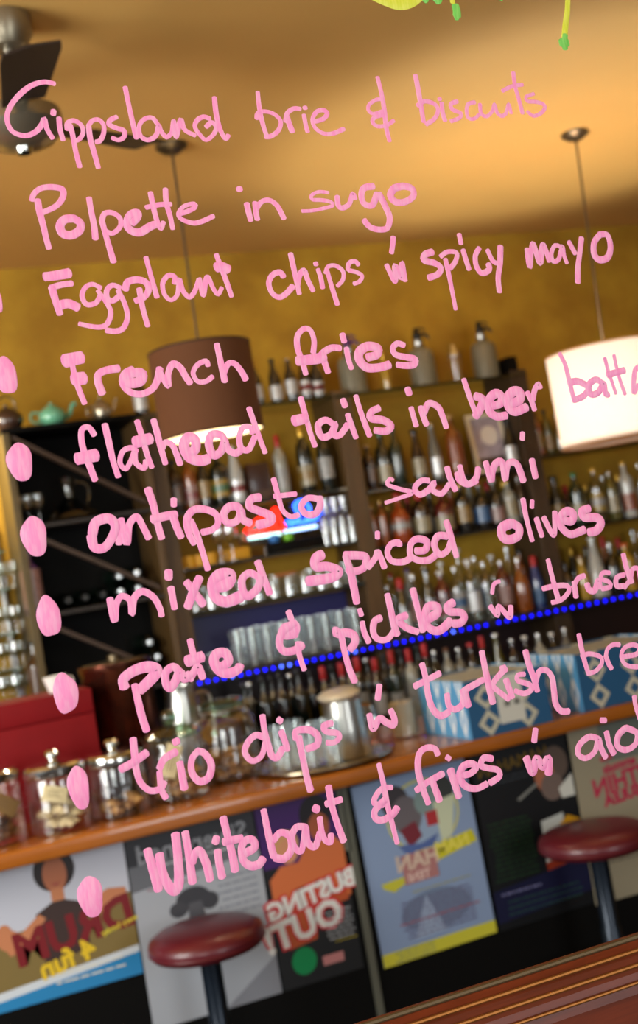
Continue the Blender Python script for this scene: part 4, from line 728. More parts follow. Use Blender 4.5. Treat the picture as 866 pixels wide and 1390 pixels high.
# neon sign
ns = thing('neon_sign', (2.0, 5.42, 1.826), 'small red and blue neon sign with pale underlining tubes, switched on', 'neon sign')
M_nr = mat('red_neon', (255, 30, 14), .4, emit=5); M_nb = mat('blue_neon', (40, 90, 255), .4, emit=7); M_nc = mat('pale_cyan_neon', (190, 240, 235), .4, emit=2.5); M_nw = mat('pale_blue_neon', (170, 205, 255), .4, emit=3)
def NP(px, py): p = P(px, py, 5.415); return (p.x-2.0, -.005, p.z-1.826)
MB().bbox(-.23, .21, .012, .018, .05, .225, .002).build('backing_plate', thin_glass('smoked_plate', (.6, .6, .6), .04), ns)
MB().bbox(-.15, .15, -.035, .035, 0, .05, .006).build('power_base', M_black, ns)
def neon(nm, pts, m, r=.006): MB().tube(catmull([Vector(NP(*p)) for p in pts], .006), r, 8).build(nm, m, ns)
neon('red_tube', [(332, 722), (350, 705), (366, 698), (374, 690), (380, 705), (386, 716), (376, 716), (372, 700)], M_nr)
neon('red_tube', [(336, 724), (350, 722), (364, 719), (384, 716)], M_nr); neon('red_tube', [(352, 716), (366, 708), (370, 713), (356, 719)], M_nr)
neon('blue_tube', [(388, 708), (396, 712), (406, 702), (400, 686), (410, 680), (420, 690), (416, 704), (428, 702), (434, 696)], M_nb, .007)
neon('blue_tube', [(392, 704), (402, 709), (414, 708), (430, 704)], M_nb, .007)
neon('underline_tube', [(337, 731), (381, 724)], M_nc, .008); neon('underline_tube', [(386, 722), (430, 714)], M_nw, .008)
for nm, px, m, lb in (('blue_pot', 373, mat('blue_enamel', (20, 110, 190), .3), 'small blue pot on the black base under the neon sign'), ('green_pot', 392, mat('lime_enamel', (110, 190, 20), .3), 'small lime green pot on the black base under the neon sign')):
    tag(MB().lathe([(0, 0), (.02, 0), (.026, .02), (.02, .034), (.012, .036), (0, .036)], 16).build(nm, m, None, loc=(XAT(px, 5.41, 1.876), 5.41, 1.8765)), lb, 'pot')

# ------------------------------------------------------------------ wine rack on the left
RX0, RX1, RY0, RY1, RZ0, RZ1 = .735, 1.345, 5.3, 5.64, .0, 2.525
rk = thing('wine_rack', ((RX0+RX1)/2, RY0, 0), 'tall black wine rack with brown diagonal slats and pale edged side against the mustard wall', 'wine rack')
rxo = (RX0+RX1)/2
def rp(name, mb, m, smooth=False): mb.v = [(x-rxo, y-RY0, z) for x, y, z in mb.v]; return mb.build(name, m, rk, smooth)
rp('side_panel', MB().bbox(RX0, RX0+.03, RY0, RY1, 0, RZ1-.02, .002), mat('pale_panel_edge', (92, 76, 40), .5, noise=.2, scale=20))
rp('side_panel', MB().bbox(RX1-.03, RX1, RY0, RY1, 0, RZ1-.02, .002), M_brown)
rp('top_board', MB().bbox(RX0, RX1, RY0, RY1, RZ1-.02, RZ1, .002), M_black); rp('back_board', MB().box(RX0+.03, RX1-.03, RY1-.02, RY1, 0, RZ1-.02), M_black)
for z in (2.11, 1.735, 1.36, .9): rp('shelf', MB().bbox(RX0+.03, RX1-.03, RY0+.01, RY1-.02, z-.018, z, .002), M_dark)
def slat(x0, z0, x1, z1):
    L = math.hypot(x1-x0, z1-z0); a = math.atan2(z1-z0, x1-x0)
    M = Matrix.Translation(((x0+x1)/2, RY0+.17, (z0+z1)/2)) @ Matrix.Rotation(-a, 4, 'Y')
    rp('diagonal_slat', MB().box(-L/2, L/2, -.155, -.115, -.008, .008, M), mat('brown_slat', (62, 42, 26), .5))
slat(.775, 2.49, 1.305, 2.135); slat(.775, 2.085, 1.305, 1.76); slat(.775, 1.71, 1.305, 1.38)
# bottles lying in the rack: only their ends show
def lying(px, z, label, group, cap='silver'):
    p = Vector((XAT(px, RY0+.07, z), RY0+.07, z))
    t = thing('wine_bottle', tuple(p), label, 'bottle', group); t.rotation_euler = (math.pi/2, 0, 0)
    k = 'lying'+cap
    if k not in CACHE:
        g = MB().lathe([(.012, 0), (.014, -.01), (.014, -.07), (.036, -.11), (.038, -.13), (.038, -.235), (0, -.235)], 16).mesh('glass_body'); g.materials.append(gmat('dgreen'))
        c = MB().lathe([(.0155, -.045), (.0155, .004), (.013, .008), (0, .009)], 14).mesh('foil_cap'); c.materials.append(cmat(cap)); CACHE[k] = (g, c)
    link('glass_body', CACHE[k][0], None, t); link('foil_cap', CACHE[k][1], None, t)
for i, px in enumerate((84, 107, 131, 155, 179)): lying(px+9, 1.774, f'dark bottle lying in the middle tier of the wine rack, {ORD[i]} from the left', 'bottles lying in the middle tier of the rack', 'black' if px < 150 else 'silver')
for i, px in enumerate((162, 186)): lying(px, 1.842, f'dark bottle lying on the others in the middle tier, {ORD[i]} from the left', 'bottles stacked in the middle tier of the rack', 'silver')
for i, px in enumerate((178, 202, 226)): lying(px, 1.4, f'bottle with a pale cap lying in the lowest tier, {ORD[i]} from the left', 'bottles lying in the lowest tier of the rack')
for i, px in enumerate((190, 214)): lying(px, 1.468, f'pale capped bottle in second layer of the lowest tier, {ORD[i]} from left', 'second layer of bottles in the lowest tier')
lying(203, 1.536, 'bottle with a pale cap topping the pile in the lowest tier of the rack', 'top bottle of the lowest tier')
t = bottle((XAT(50, 5.36, 1.735), 5.36, 1.736), 'wine', .29, .042, 'purple', 'black', 'pink', 'dark wine bottle with pale pink label standing left in the rack', None, lb=(.1, .66))
t = bottle((XAT(57, 5.36, 1.36), 5.36, 1.361), 'wine', .27, .04, 'brown', 'black', 'brown', 'brown labelled wine bottle standing in the rack above the red box', None, lb=(.1, .6))
dc = thing('decanter', (XAT(99, 5.44, 2.11), 5.44, 2.1105), 'wide based clear glass decanter on the upper shelf of the wine rack', 'decanter')
MB().lathe([(0, 0), (.1, 0), (.118, .012), (.11, .03), (.07, .065), (.03, .09), (.022, .11), (.024, .16), (.036, .19), (.034, .19), (.02, .16), (.018, .11), (.06, .064), (.1, .028), (0, .008)], 28).build('glass_body', thin_glass('smoky_decanter_glass', (.75, .78, .78), .08), dc)
MB().tube(catmull([Vector(p) for p in ((.03, 0, .165), (.07, 0, .16), (.09, 0, .12), (.075, 0, .07))], .01), .006).build('handle', M_glass, dc)
glasses([28, 42, 56], 5.45, 2.1105, .14, .03, 'dim stemmed glass on the upper shelf of the wine rack', 'stemmed glasses in the wine rack', 'stemmed_glass', True)
# things on top of the rack
def teapot(px, label, col, r, spout=True, tall=1.0, handle='side', name='teapot', flip=1, sub=None):
    t = thing(name, (XAT(px, 5.42, RZ1), 5.42, RZ1+.0005), label, 'teapot'); m = col
    MB().lathe([(0, 0), (.62*r, 0), (.7*r, .04*r), (r, .65*r*tall), (.92*r, 1.05*r*tall), (.55*r, 1.35*r*tall), (.5*r, 1.38*r*tall)], 24).build('body', m, t)
    MB().lathe([(.52*r, 1.36*r*tall), (.4*r, 1.5*r*tall), (.1*r, 1.6*r*tall), (.13*r, 1.72*r*tall), (0, 1.8*r*tall)], 18).build('lid', m, t)
    if spout: MB().tube(catmull([Vector(p) for p in ((flip*.8*r, 0, .5*r*tall), (flip*1.25*r, 0, .8*r*tall), (flip*1.5*r, 0, 1.35*r*tall), (flip*1.75*r, 0, 1.5*r*tall))], .01), .17*r).build('spout', m, t)
    hp = ((-flip*.85*r, 0, 1.1*r*tall), (-flip*1.4*r, 0, 1.1*r*tall), (-flip*1.45*r, 0, .55*r*tall), (-flip*.9*r, 0, .4*r*tall)) if handle == 'side' else ((-.6*r, 0, 1.25*r), (-.5*r, 0, 2.0*r), (0, 0, 2.3*r), (.5*r, 0, 2.0*r), (.6*r, 0, 1.25*r))
    MB().tube(catmull([Vector(p) for p in hp], .01), .09*r).build('handle', sub or m, t)
teapot(13, 'dark brown teapot with a pale cane handle on top of the wine rack', mat('brown_glaze', (58, 40, 32), .2, coat=.6), .068, handle='top', sub=lmat('gold'), flip=-1)
teapot(73, 'celadon green teapot with its spout raised on top of the wine rack', mat('celadon_glaze', (110, 182, 150), .15, coat=.6), .062)
teapot(140, 'tall silver coffee pot standing on top of the wine rack', mat('dull_silver', (170, 160, 140), .25, metal=.8), .044, tall=1.45, name='coffee_pot')
bottle((XAT(194, 5.4, RZ1), 5.4, RZ1+.0005), 'beer', .2, .032, 'brown', 'black', 'silver', 'small brown beer bottle with silver label at the right end of the rack top', None)
# glass shelves with stemware left of the rack
lf = thing('wall_shelf_unit', (.45, 5.4, 1.2), 'narrow glass shelves of stemware on the bright yellow wall left of the wine rack', 'shelving')
for z in (2.03, 1.87, 1.68, 1.53, 1.39):
    MB().bbox(-.25, .24, 0, .24, z-1.2-.01, z-1.2, .002).build('glass_shelf', M_shelf, lf)
for x in (-.24, .225): MB().bbox(x, x+.02, .22, .249, .0, .95, .003).build('wall_rail', M_steel, lf)
for z, a in ((1.87, 0), (1.68, 3), (1.53, 5), (1.39, 6)):
    w_ = {0: 'top', 3: 'second', 5: 'third', 6: 'lowest'}[a]
    glasses([-16+a, 2+a, 20+a], 5.46, z, .11, .030, f'stemmed glass in front on the {w_} wall shelf beside the rack', 'stemware left of the wine rack', 'stemmed_glass', True, nth=True)
    glasses([-8+a, 11+a, 28+a], 5.57, z, .11, .030, f'stemmed glass behind on the {w_} wall shelf beside the rack', 'rear stemware left of the wine rack', 'stemmed_glass', True, nth=True)

# unseen downlight added over the stemware shelves to brighten the yellow wall
dl = thing('added_downlight', (.42, 5.30, 2.62), 'small added downlight bar over the stemware shelves, unseen outside the frame edge', 'lamp')
MB().bbox(-.22, .22, -.02, .02, 0, .03, .004).build('housing', M_steel, dl); MB().tube([(0, .0, .03), (0, .34, .10)], .008, 6).build('arm', M_steel, dl)
area('added_display_light', (.42, 5.30, 2.6), (.42, 5.5, 1.6), .4, .04, 14, (1, .86, .6))
# ------------------------------------------------------------------ pendant lamps
def pendant(cx, cpx, Y, ztop, h, r, shade_m, label, on, canopy_px):
    cp = PZ(canopy_px[0], canopy_px[1], ZC)
    t = thing('pendant_lamp', (cx, Y, ztop-h), label, 'lamp'); zb = ztop-h
    MB().lathe([(.058, 0), (.056, -.012), (.03, -.03), (0, -.03)], 20, c=(cp.x-cx, cp.y-Y, ZC-zb)).build('ceiling_cup', mat('dark_bronze', (110, 96, 74), .3, metal=.8), t)
    MB().tube([(cp.x-cx, cp.y-Y, ZC-zb-.02), (0, 0, h-.03)], .0045, 6).build('cord', mat('brown_cord', (70, 54, 34), .6), t)
    N = 40; pr = [(r, 0), (r, h), (r-.003, h), (r-.003, 0), (r, 0)]
    MB().lathe(pr, N).build('shade', shade_m, t)
    if not on: MB().lathe([(r-.0035, .002), (r-.0035, h-.002), (r-.0045, h-.002), (r-.0045, .002), (r-.0035, .002)], N).build('lining', mat('cream_lining', (240, 226, 196), .8), t)
    else: MB().lathe([(0, .012), (r-.006, .012), (r-.006, .015), (0, .015)], N).build('diffuser', mat('amber_diffuser', (176, 108, 48), .6), t)
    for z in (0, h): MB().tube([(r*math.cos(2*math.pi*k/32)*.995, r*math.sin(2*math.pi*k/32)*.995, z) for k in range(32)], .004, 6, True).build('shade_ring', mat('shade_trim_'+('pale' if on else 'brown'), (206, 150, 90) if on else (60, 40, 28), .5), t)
    sp = MB()
    for k in range(3): a = 2*math.pi*k/3; sp.tube([(0, 0, h-.02), (r*math.cos(a)*.99, r*math.sin(a)*.99, h-.01)], .002, 5)
    sp.build('spider', M_steel, t)
    MB().lathe([(0, 0), (.022, 0), (.022, .06), (.01, .07), (0, .07)], 14, c=(0, 0, h-.09)).build('socket', M_black, t)
    MB().blob((0, 0, h-.13), .038, 1, 0, 2).build('bulb', mat('bulb_glow' if on else 'bulb_dim', (255, 238, 214), .4, emit=(30 if on else 3)), t)
    l = bpy.data.lights.new('bulb_light', 'POINT'); l.energy = 120 if on else 6; l.color = (1, .96, .88) if on else (1, .84, .62); l.shadow_soft_size = .05
    lo = bpy.data.objects.new('bulb_light', l); C.objects.link(lo); lo.location = (cx, Y, ztop-.17 if on else zb+.09)
def shade_mat(name, col, tr, rough=.9):
    m, nt, b = _new(name); c = lin(col)
    tc = nt.nodes.new('ShaderNodeTexCoord'); mp = nt.nodes.new('ShaderNodeMapping'); mp.inputs['Scale'].default_value = (30, 30, 4)
    n = nt.nodes.new('ShaderNodeTexNoise'); n.inputs['Scale'].default_value = 6; r = nt.nodes.new('ShaderNodeValToRGB')
    r.color_ramp.elements[0].color = (*[v*.86 for v in c], 1); r.color_ramp.elements[1].color = (*c, 1)
    nt.links.new(tc.outputs['Object'], mp.inputs[0]); nt.links.new(mp.outputs[0], n.inputs['Vector']); nt.links.new(n.outputs[0], r.inputs[0])
    b.inputs['Roughness'].default_value = rough; nt.links.new(r.outputs[0], b.inputs['Base Color'])
    tl = nt.nodes.new('ShaderNodeBsdfTranslucent'); nt.links.new(r.outputs[0], tl.inputs[0]); mx = nt.nodes.new('ShaderNodeMixShader'); mx.inputs[0].default_value = tr
    nt.links.new(b.outputs[0], mx.inputs[1]); nt.links.new(tl.outputs[0], mx.inputs[2]); nt.links.new(mx.outputs[0], nt.nodes['Material Output'].inputs[0])
    return m
pendant(1.297, 0, 4.18, 2.562, .308, .181, shade_mat('brown_linen', (104, 62, 32), .05), 'hanging lamp with a brown drum shade over the counter', False, (232, 197))
pendant(2.965, 0, 4.18, 2.40, .372, .232, shade_mat('white_linen', (246, 242, 236), .5), 'hanging lamp with a glowing white drum shade at the right edge', True, (780, 180))

# ------------------------------------------------------------------ ceiling fan
fc = PZ(4, 24, ZC); fan = thing('ceiling_fan', (fc.x, fc.y, ZC), 'dark ceiling fan with steel rod in the upper left corner', 'fan')
M_fb = mat('dark_fan_blade', (44, 32, 28), .45, noise=.15, scale=40); M_fm = mat('fan_gunmetal', (150, 140, 120), .35, metal=.8)
MB().lathe([(.07, 0), (.07, -.05), (.05, -.085), (.03, -.09), (0, -.09)], 24).build('ceiling_mount', M_fm, fan)
MB().lathe([(.013, -.08), (.013, -.22)], 14).build('down_rod', M_steel, fan)
MB().lathe([(0, -.21), (.03, -.22), (.055, -.235), (.11, -.265), (.115, -.305), (.085, -.34), (.04, -.355), (0, -.358)], 32).build('motor_housing', M_fm, fan)
MB().lathe([(0, -.372), (.018, -.37), (.024, -.356), (.024, -.35)], 16).build('hub_cap', M_chrome, fan)
hub = Vector((fc.x, fc.y, ZC-.29)); tip1 = PZ(46, 48, ZC-.29); base_a = math.atan2(tip1.y-hub.y, tip1.x-hub.x)
for k in range(3):
    a = base_a+k*2*math.pi/3
    M = Matrix.Rotation(a, 4, 'Z') @ Matrix.Translation((0, 0, -.285)) @ Matrix.Rotation(math.radians(12), 4, 'X')
    m = MB(); n = 10; pts = []
    for i in range(n+1):
        x = .14+.30*i/n; wd = .056+.020*i/n; pts.append((x, wd))
    pts[-1] = (.445, .070)
    v = []; 
    for x, wd in pts:
        for y, z in ((-wd, .001), (0, .008), (wd, .001), (wd, -.006), (0, .001), (-wd, -.006)): v.append(M @ Vector((x, y, z)))
    f = [(i*6+j, i*6+(j+1) % 6, (i+1)*6+(j+1) % 6, (i+1)*6+j) for i in range(n) for j in range(6)]+[(5, 4, 3, 2, 1, 0), tuple(n*6+j for j in range(6))]
    bl = m.add(v, f).build('blade', M_fb, fan, True, 50)
    MB().bbox(.08, .2, -.02, .02, .004, .012, .003, M).build('blade_iron', M_fm, bl)

# ------------------------------------------------------------------ counter
YC0, YC1, ZT = 3.8, 4.62, 1.08
ct = thing('bar_counter', (1.8, YC0, 0), 'long bar counter with a varnished orange wood top and black front', 'counter')
def cpn(name, mb, m, smooth=False): mb.v = [(x-1.8, y-YC0, z) for x, y, z in mb.v]; return mb.build(name, m, ct, smooth)
cpn('worktop', MB().bbox(-1.6, 3.9, YC0, YC1, 1.03, ZT, .009, seg=3), M_counter, True)
cpn('front_panel', MB().box(-1.6, 3.9, 3.96, 4.0, .1, 1.03), mat('black_panel', (9, 8, 7), .6, spec=.12))
cpn('kick_board', MB().box(-1.6, 3.9, 4.02, 4.05, 0, .1), M_black)
cpn('inner_shelf', MB().box(-1.6, 3.9, 4.0, 4.55, .6, .63), M_black)
for x in (1.468, ): cpn('front_batten', MB().bbox(x-.012, x+.012, 3.945, 3.96, .12, 1.03, .002), mat('grey_batten', (92, 92, 80), .5))
cpn('front_batten', MB().bbox(1.442, 1.454, 3.940, 3.96, .80, 1.03, .002), mat('grey_batten', 0))

# ------------------------------------------------------------------ jars
M_bisc = mat('biscuit', (206, 160, 96), .8, noise=.5, scale=45, bump=.5, col2=(140, 88, 40)); M_bisc2 = mat('pale_biscuit', (228, 206, 158), .8, noise=.3, scale=45, bump=.5)
M_bisc3 = mat('dark_biscuit', (150, 100, 60), .8, noise=.5, scale=45, bump=.5)
def jar(px, py, r, h, lid, label, tagc, tagang, tagpos, bm_, nb, blab, bgroup, fillz, rr=.022):
    p = PZ(px, py, ZT); t = thing('biscuit_jar', (p.x, p.y, ZT+.0005), label, 'jar')
    w_ = .0035
    if lid == 'clip': pr = [(0, 0), (.93*r, 0), (r, .012), (r, .66*h), (.92*r, .76*h), (.62*r, .84*h), (.6*r, .90*h)]
    else: pr = [(0, 0), (.95*r, 0), (r, .01), (r, .80*h), (.96*r, .86*h), (.9*r, .88*h)]
    inner = [(max(a-w_, 0), b+(.006 if i < 2 else 0)) for i, (a, b) in enumerate(pr)][::-1]
    MB().lathe(pr+inner, 32).build('glass_body', M_glass, t)
    zt = pr[-1][1]; rt = pr[-1][0]
    if lid == 'metal':
        MB().lathe([(rt*.9, zt-.004), (rt*1.1, zt-.004), (rt*1.12, zt), (rt*1.12, zt+.022), (rt*1.04, zt+.03), (rt*.5, zt+.036), (0, zt+.037)], 32).build('metal_lid', M_chrome, t)
        MB().lathe([(.014, zt+.036), (.012, zt+.044), (.022, zt+.05), (.024, zt+.062), (.016, zt+.07), (0, zt+.071)], 18).build('lid_knob', M_chrome, t)
    elif lid == 'glass':
        MB().lathe([(rt*.88, zt-.006), (rt*1.12, zt), (rt*1.12, zt+.01), (rt*.8, zt+.03), (rt*.2, zt+.04), (0, zt+.04)], 32).build('glass_lid', M_gglass, t)
        MB().blob((0, 0, zt+.063), .026, 1, 0, 3).build('lid_knob', M_gglass, t)
    else:
        MB().lathe([(rt*1.0, zt-.012), (rt*1.14, zt-.008), (rt*1.14, zt+.004), (rt*1.18, zt+.006), (rt*1.18, zt+.022), (rt, zt+.03), (0, zt+.03)], 32).build('glass_lid', M_gglass, t)
        MB().tube([(rt*1.17*math.cos(2*math.pi*k/32), rt*1.17*math.sin(2*math.pi*k/32), zt-.004) for k in range(32)], .003, 6, True).build('wire_clip', M_steel, t)
        MB().tube([(rt*1.17, 0, zt-.004), (rt*1.45, 0, zt-.03), (rt*1.5, 0, zt-.07)], .003, 6).build('clip_lever', M_steel, t)
    if tagc:
        dx, dz, tw, th = tagpos
        M = Matrix.Translation((dx, -math.sqrt(max(r*r-dx*dx, 0))-.006, dz)) @ Matrix.Rotation(math.radians(tagang), 4, 'Y')
        g = MB().bbox(-tw, tw, -.001, .001, -th, th, .0006, M).build('paper_tag', tagc, t)
        M2 = M
        ln_ = MB()
        for i in range(3): ln_.box(-tw*.6, tw*(.5-.2*(i % 2)), -.0016, -.0011, th*(.4-.35*i), th*(.4-.35*i)+.002, M2)
        ln_.build('pen_lines', mat('brown_pen', (96, 70, 44), .6), g, False)
        MB().tube([(dx, -math.sqrt(max(r*r-dx*dx, 0))-.005, dz+th*.9), (dx*.8, -r*.98, zt*.96)], .0012, 5).build('tag_string', M_cream, g)
    rg = random.Random(int(px*7))
    kk = ('bisc', bm_.name, rr)
    if kk not in CACHE:
        CACHE[kk] = []
        for q in range(4):
            me = MB().blob((0, 0, 0), rr, q*3+5, .45, 2, (1, .9, .62)).mesh('biscuit', True, 60); me.materials.append(bm_); CACHE[kk].append(me)
    R_ = r-w_-rr*1.25; placed = []
    lay = 0; z = .007+rr*.75
    for i in range(nb):
        for tr_ in range(60):
            a = rg.uniform(0, 6.283); q = R_*math.sqrt(rg.random()); x, y = q*math.cos(a), q*math.sin(a)
            zz = .0075+rr*.72
            for (X, Y_, Z_) in placed:
                d = math.hypot(x-X, y-Y_)
                if d < rr*1.75: zz = max(zz, Z_+math.sqrt(max((rr*1.75)**2-d*d, 0))*.72)
            if zz < fillz: break
        if zz >= fillz+.01: continue
        placed.append((x, y, zz))
        o = link('biscuit', CACHE[kk][i % 4], None, None, (p.x+x, p.y+y, ZT+.0005+zz)); o.rotation_euler = (0, 0, rg.uniform(0, 6.28))
        tag(o, blab, 'biscuit', bgroup)
jar(-5, 1146, .098, .215, 'metal', 'glass jar with a brown tag at the far left end of the counter', mat('kraft_tag', (112, 84, 42), .8), 35, (.03, .125, .042, .026), M_bisc3, 40, 'brown crumbly biscuit inside the leftmost jar', 'biscuits in the leftmost jar', .085)
jar(86, 1127, .094, .20, 'metal', 'glass jar with a silver lid and tilted cream tag before the red box', M_cream, 18, (-.022, .125, .038, .024), M_bisc2, 22, 'pale rough biscuit inside the jar with the cream tag', 'biscuits in the cream tagged jar', .07, .027)
jar(166, 1106, .092, .19, 'metal', 'glass jar with a silver lid and no tag, third from the left', None, 0, None, M_bisc, 18, 'golden biscuit inside the untagged jar', 'biscuits in the untagged jar', .04)
jar(246, 1083, .098, .225, 'glass', 'glass jar with a ball knobbed glass lid and long cream tag', M_cream, -66, (-.035, .135, .052, .026), M_bisc, 42, 'golden biscuit inside the jar with the ball knob', 'biscuits in the ball knobbed jar', .085)
jar(316, 1056, .108, .265, 'clip', 'large clip top glass jar with a brown diamond tag beside the glass tray', mat('brown_tag', (150, 104, 44), .8), 50, (-.078, .17, .026, .026), M_bisc, 46, 'golden biscuit inside the clip top jar', 'biscuits in the clip top jar', .09)
# dark liquid tumbler behind jar three
tag(MB().lathe([(0, 0), (.05, 0), (.056, .13), (.05, .13), (.046, .01), (0, .01)], 24).build('black_canister', mat('black_enamel', (20, 22, 28), .12, coat=.8), None, loc=(XAT(170, 4.16, ZT), 4.16, ZT+.0005)), 'glossy black canister standing behind the untagged biscuit jar', 'canister')

# ------------------------------------------------------------------ tray with glasses and jug
tp = PZ(440, 1036, ZT); tr = thing('serving_tray', (tp.x, tp.y, ZT+.0005), 'round silver tray with a raised rim holding glasses and a jug', 'tray')
MB().lathe([(0, 0), (.19, 0), (.222, .010), (.236, .012), (.236, .016), (.22, .015), (.188, .005), (0, .005)], 48).build('dish', mat('old_silver', (196, 184, 160), .2, metal=1), tr)
MB().tube([(.232*math.cos(2*math.pi*k/48), .232*math.sin(2*math.pi*k/48), .015) for k in range(48)], .004, 8, True).build('rim_bead', M_chrome, tr)
gi = 0
for ti, (dx, dy) in enumerate(((-.15, -.03), (-.085, -.10), (-.01, -.13), (-.085, .03), (-.015, -.045), (-.145, .07), (-.05, .115))):
    t = tag(link('tray_glass', tumbler(.145, .036), None, None, (tp.x+dx, tp.y+dy, ZT+.0065)), 'clear tumbler on the silver tray, '+('at its left end', 'front, second from left', 'at the very front', 'middle, left of centre', 'next to the jug', 'rear left', 'at the back')[ti], 'glass', 'tumblers on the silver tray')
jx, jy = tp.x+.095, tp.y-.01
jg = thing('metal_jug', (jx, jy, ZT+.0062), 'polished metal jug with a wide tilted lid on the silver tray', 'jug')
MB().lathe([(0, 0), (.074, 0), (.078, .006), (.071, .10), (.066, .19), (.074, .198), (.070, .198), (.062, .188), (.07, .01), (0, .01)], 32).build('body', M_steel, jg)
MB().lathe([(0, .0), (.072, .0), (.076, .008), (.06, .018), (0, .022)], 32, Matrix.Translation((-.006, -.004, .206)) @ Matrix.Rotation(math.radians(-4), 4, 'Y') @ Matrix.Rotation(math.radians(6), 4, 'X')).build('lid', mat('pale_satin_metal', (206, 200, 184), .35, metal=.3), jg)
MB().tube(catmull([Vector(q) for q in ((.062, .02, .16), (.11, .03, .15), (.12, .03, .09), (.078, .02, .04))], .012), .007).build('handle', M_chrome, jg)
cp_ = PZ(552, 1000, ZT); cj = thing('wax_candle_glass', (cp_.x, cp_.y, ZT+.0005), 'short glass filled with cream wax between the tray and the blue crate', 'candle')
MB().lathe([(0, 0), (.046, 0), (.05, .004), (.05, .14), (.047, .14), (.047, .008), (0, .008)], 24).build('glass_cup', M_glass, cj)
MB().lathe([(0, .009), (.0455, .009), (.0455, .125), (.03, .122), (0, .12)], 24).build('wax', mat('cream_wax', (196, 178, 140), .5), cj)
MB().tube([(0, 0, .12), (.002, 0, .134)], .0015, 5).build('wick', M_black, cj)

# ------------------------------------------------------------------ patterned crates
def crate_mat(name, blue, white, sx, sz, lines):
    m, nt, b = _new(name); N = nt.nodes.new; L = nt.links.new
    tc = N('ShaderNodeTexCoord'); sp = N('ShaderNodeSeparateXYZ'); L(tc.outputs['Object'], sp.inputs[0])
    ge = N('ShaderNodeNewGeometry'); sn = N('ShaderNodeSeparateXYZ'); L(ge.outputs['Normal'], sn.inputs[0])
    def M(op, a, b_=None):
        n = N('ShaderNodeMath'); n.operation = op
        for i, q in enumerate((a, b_)):
            if q is None: continue
            if isinstance(q, (int, float)): n.inputs[i].default_value = q
            else: L(q, n.inputs[i])
        return n.outputs[0]
    side = M('GREATER_THAN', M('ABSOLUTE', sn.outputs[0]), .5)
    u = M('ADD', M('MULTIPLY', sp.outputs[0], M('SUBTRACT', 1, side)), M('MULTIPLY', sp.outputs[1], side))
    fu = M('ABSOLUTE', M('SUBTRACT', M('FRACT', M('MULTIPLY', u, 1/sx)), .5)); fv = M('ABSOLUTE', M('SUBTRACT', M('FRACT', M('MULTIPLY', sp.outputs[2], 1/sz)), .5))
    d = M('ADD', M('MULTIPLY', fu, 3.4), M('MULTIPLY', fv, 1.95)) if lines else M('ADD', fu, fv)
    if lines:   # nested diamond outline
        msk = M('MULTIPLY', M('GREATER_THAN', d, .5), M('LESS_THAN', d, .98))
    else: msk = M('GREATER_THAN', M('ABSOLUTE', M('SUBTRACT', d, .24)), .13)
    dm = N('ShaderNodeMix'); dm.data_type = 'RGBA'; L(msk, dm.inputs[0]); dm.inputs[6].default_value = (*lin(blue), 1); dm.inputs[7].default_value = (*lin(white), 1)
    L(dm.outputs[2], b.inputs['Base Color']); b.inputs['Roughness'].default_value = .45
    return m
M_cf = crate_mat('shaded_diamond_card', (30, 82, 122), (196, 190, 166), .148, .088, True); M_cs = crate_mat('lit_harlequin_card', (86, 156, 206), (240, 244, 246), .085, .125, True)  # side light put into the colours: front card darker, side card lighter
M_ctop = mat('speckled_card_top', (176, 182, 178), .6, noise=.3, scale=60)
def crate(x0, x1, y0, y1, h, label, panel):
    t = thing('patterned_crate', (x0, y0, ZT+.0005), label, 'box', 'blue and white crates on the counter'); W = x1-x0; D = y1-y0; e = .003
    MB().box(0, W, 0, e, 0, h).build('front_side', M_cf, t, False); MB().box(0, W, D-e, D, 0, h).build('back_side', M_cf, t, False)
    MB().box(0, e, e, D-e, 0, h).build('left_side', M_cs, t, False); MB().box(W-e, W, e, D-e, 0, h).build('right_side', M_cs, t, False)
    MB().box(e, W-e, e, D-e, h-.012, h-.006).build('lid_panel', M_ctop, t, False); MB().box(e, W-e, e, D-e, 0, .004).build('base_panel', M_ctop, t, False)
    if panel:
        MB().box(.115, .215, -.0012, -.0002, .03, h-.005).build('white_panel', mat('panel_white', (206, 204, 192), .5), t, False)
        for u in (.14, .178): MB().box(u, u+.022, -.002, -.0013, .085, .105).build('dark_blot', mat('panel_grey', (110, 108, 100), .6), t, False)
crate(1.9, 2.215, 3.805, 4.17, .195, 'blue and white diamond patterned crate beside the cream candle', True)
crate(2.36, 2.78, 3.83, 4.17, .20, 'blue and white diamond patterned crate at the right end of the counter', False)
cn = PZ(812, 905, ZT)
for i, (dx, dy, h, r, lb) in enumerate(((0, 0, .27, .062, 'polished steel canister standing behind the right hand crate'), (.15, .02, .22, .055, 'shorter steel canister at the right edge behind the crates'))):
    t = thing('steel_canister', (cn.x+dx, 4.36+dy, ZT+.0005), lb, 'canister')
    MB().lathe([(0, 0), (r, 0), (r, h*.8), (r*.96, h*.82)], 28).build('body', M_steel, t); MB().lathe([(r*.98, h*.8), (r*1.05, h*.81), (r*1.05, h*.9), (r*.8, h*.96), (r*.25, h*.97), (r*.28, h), (0, h)], 28).build('lid', M_chrome, t)

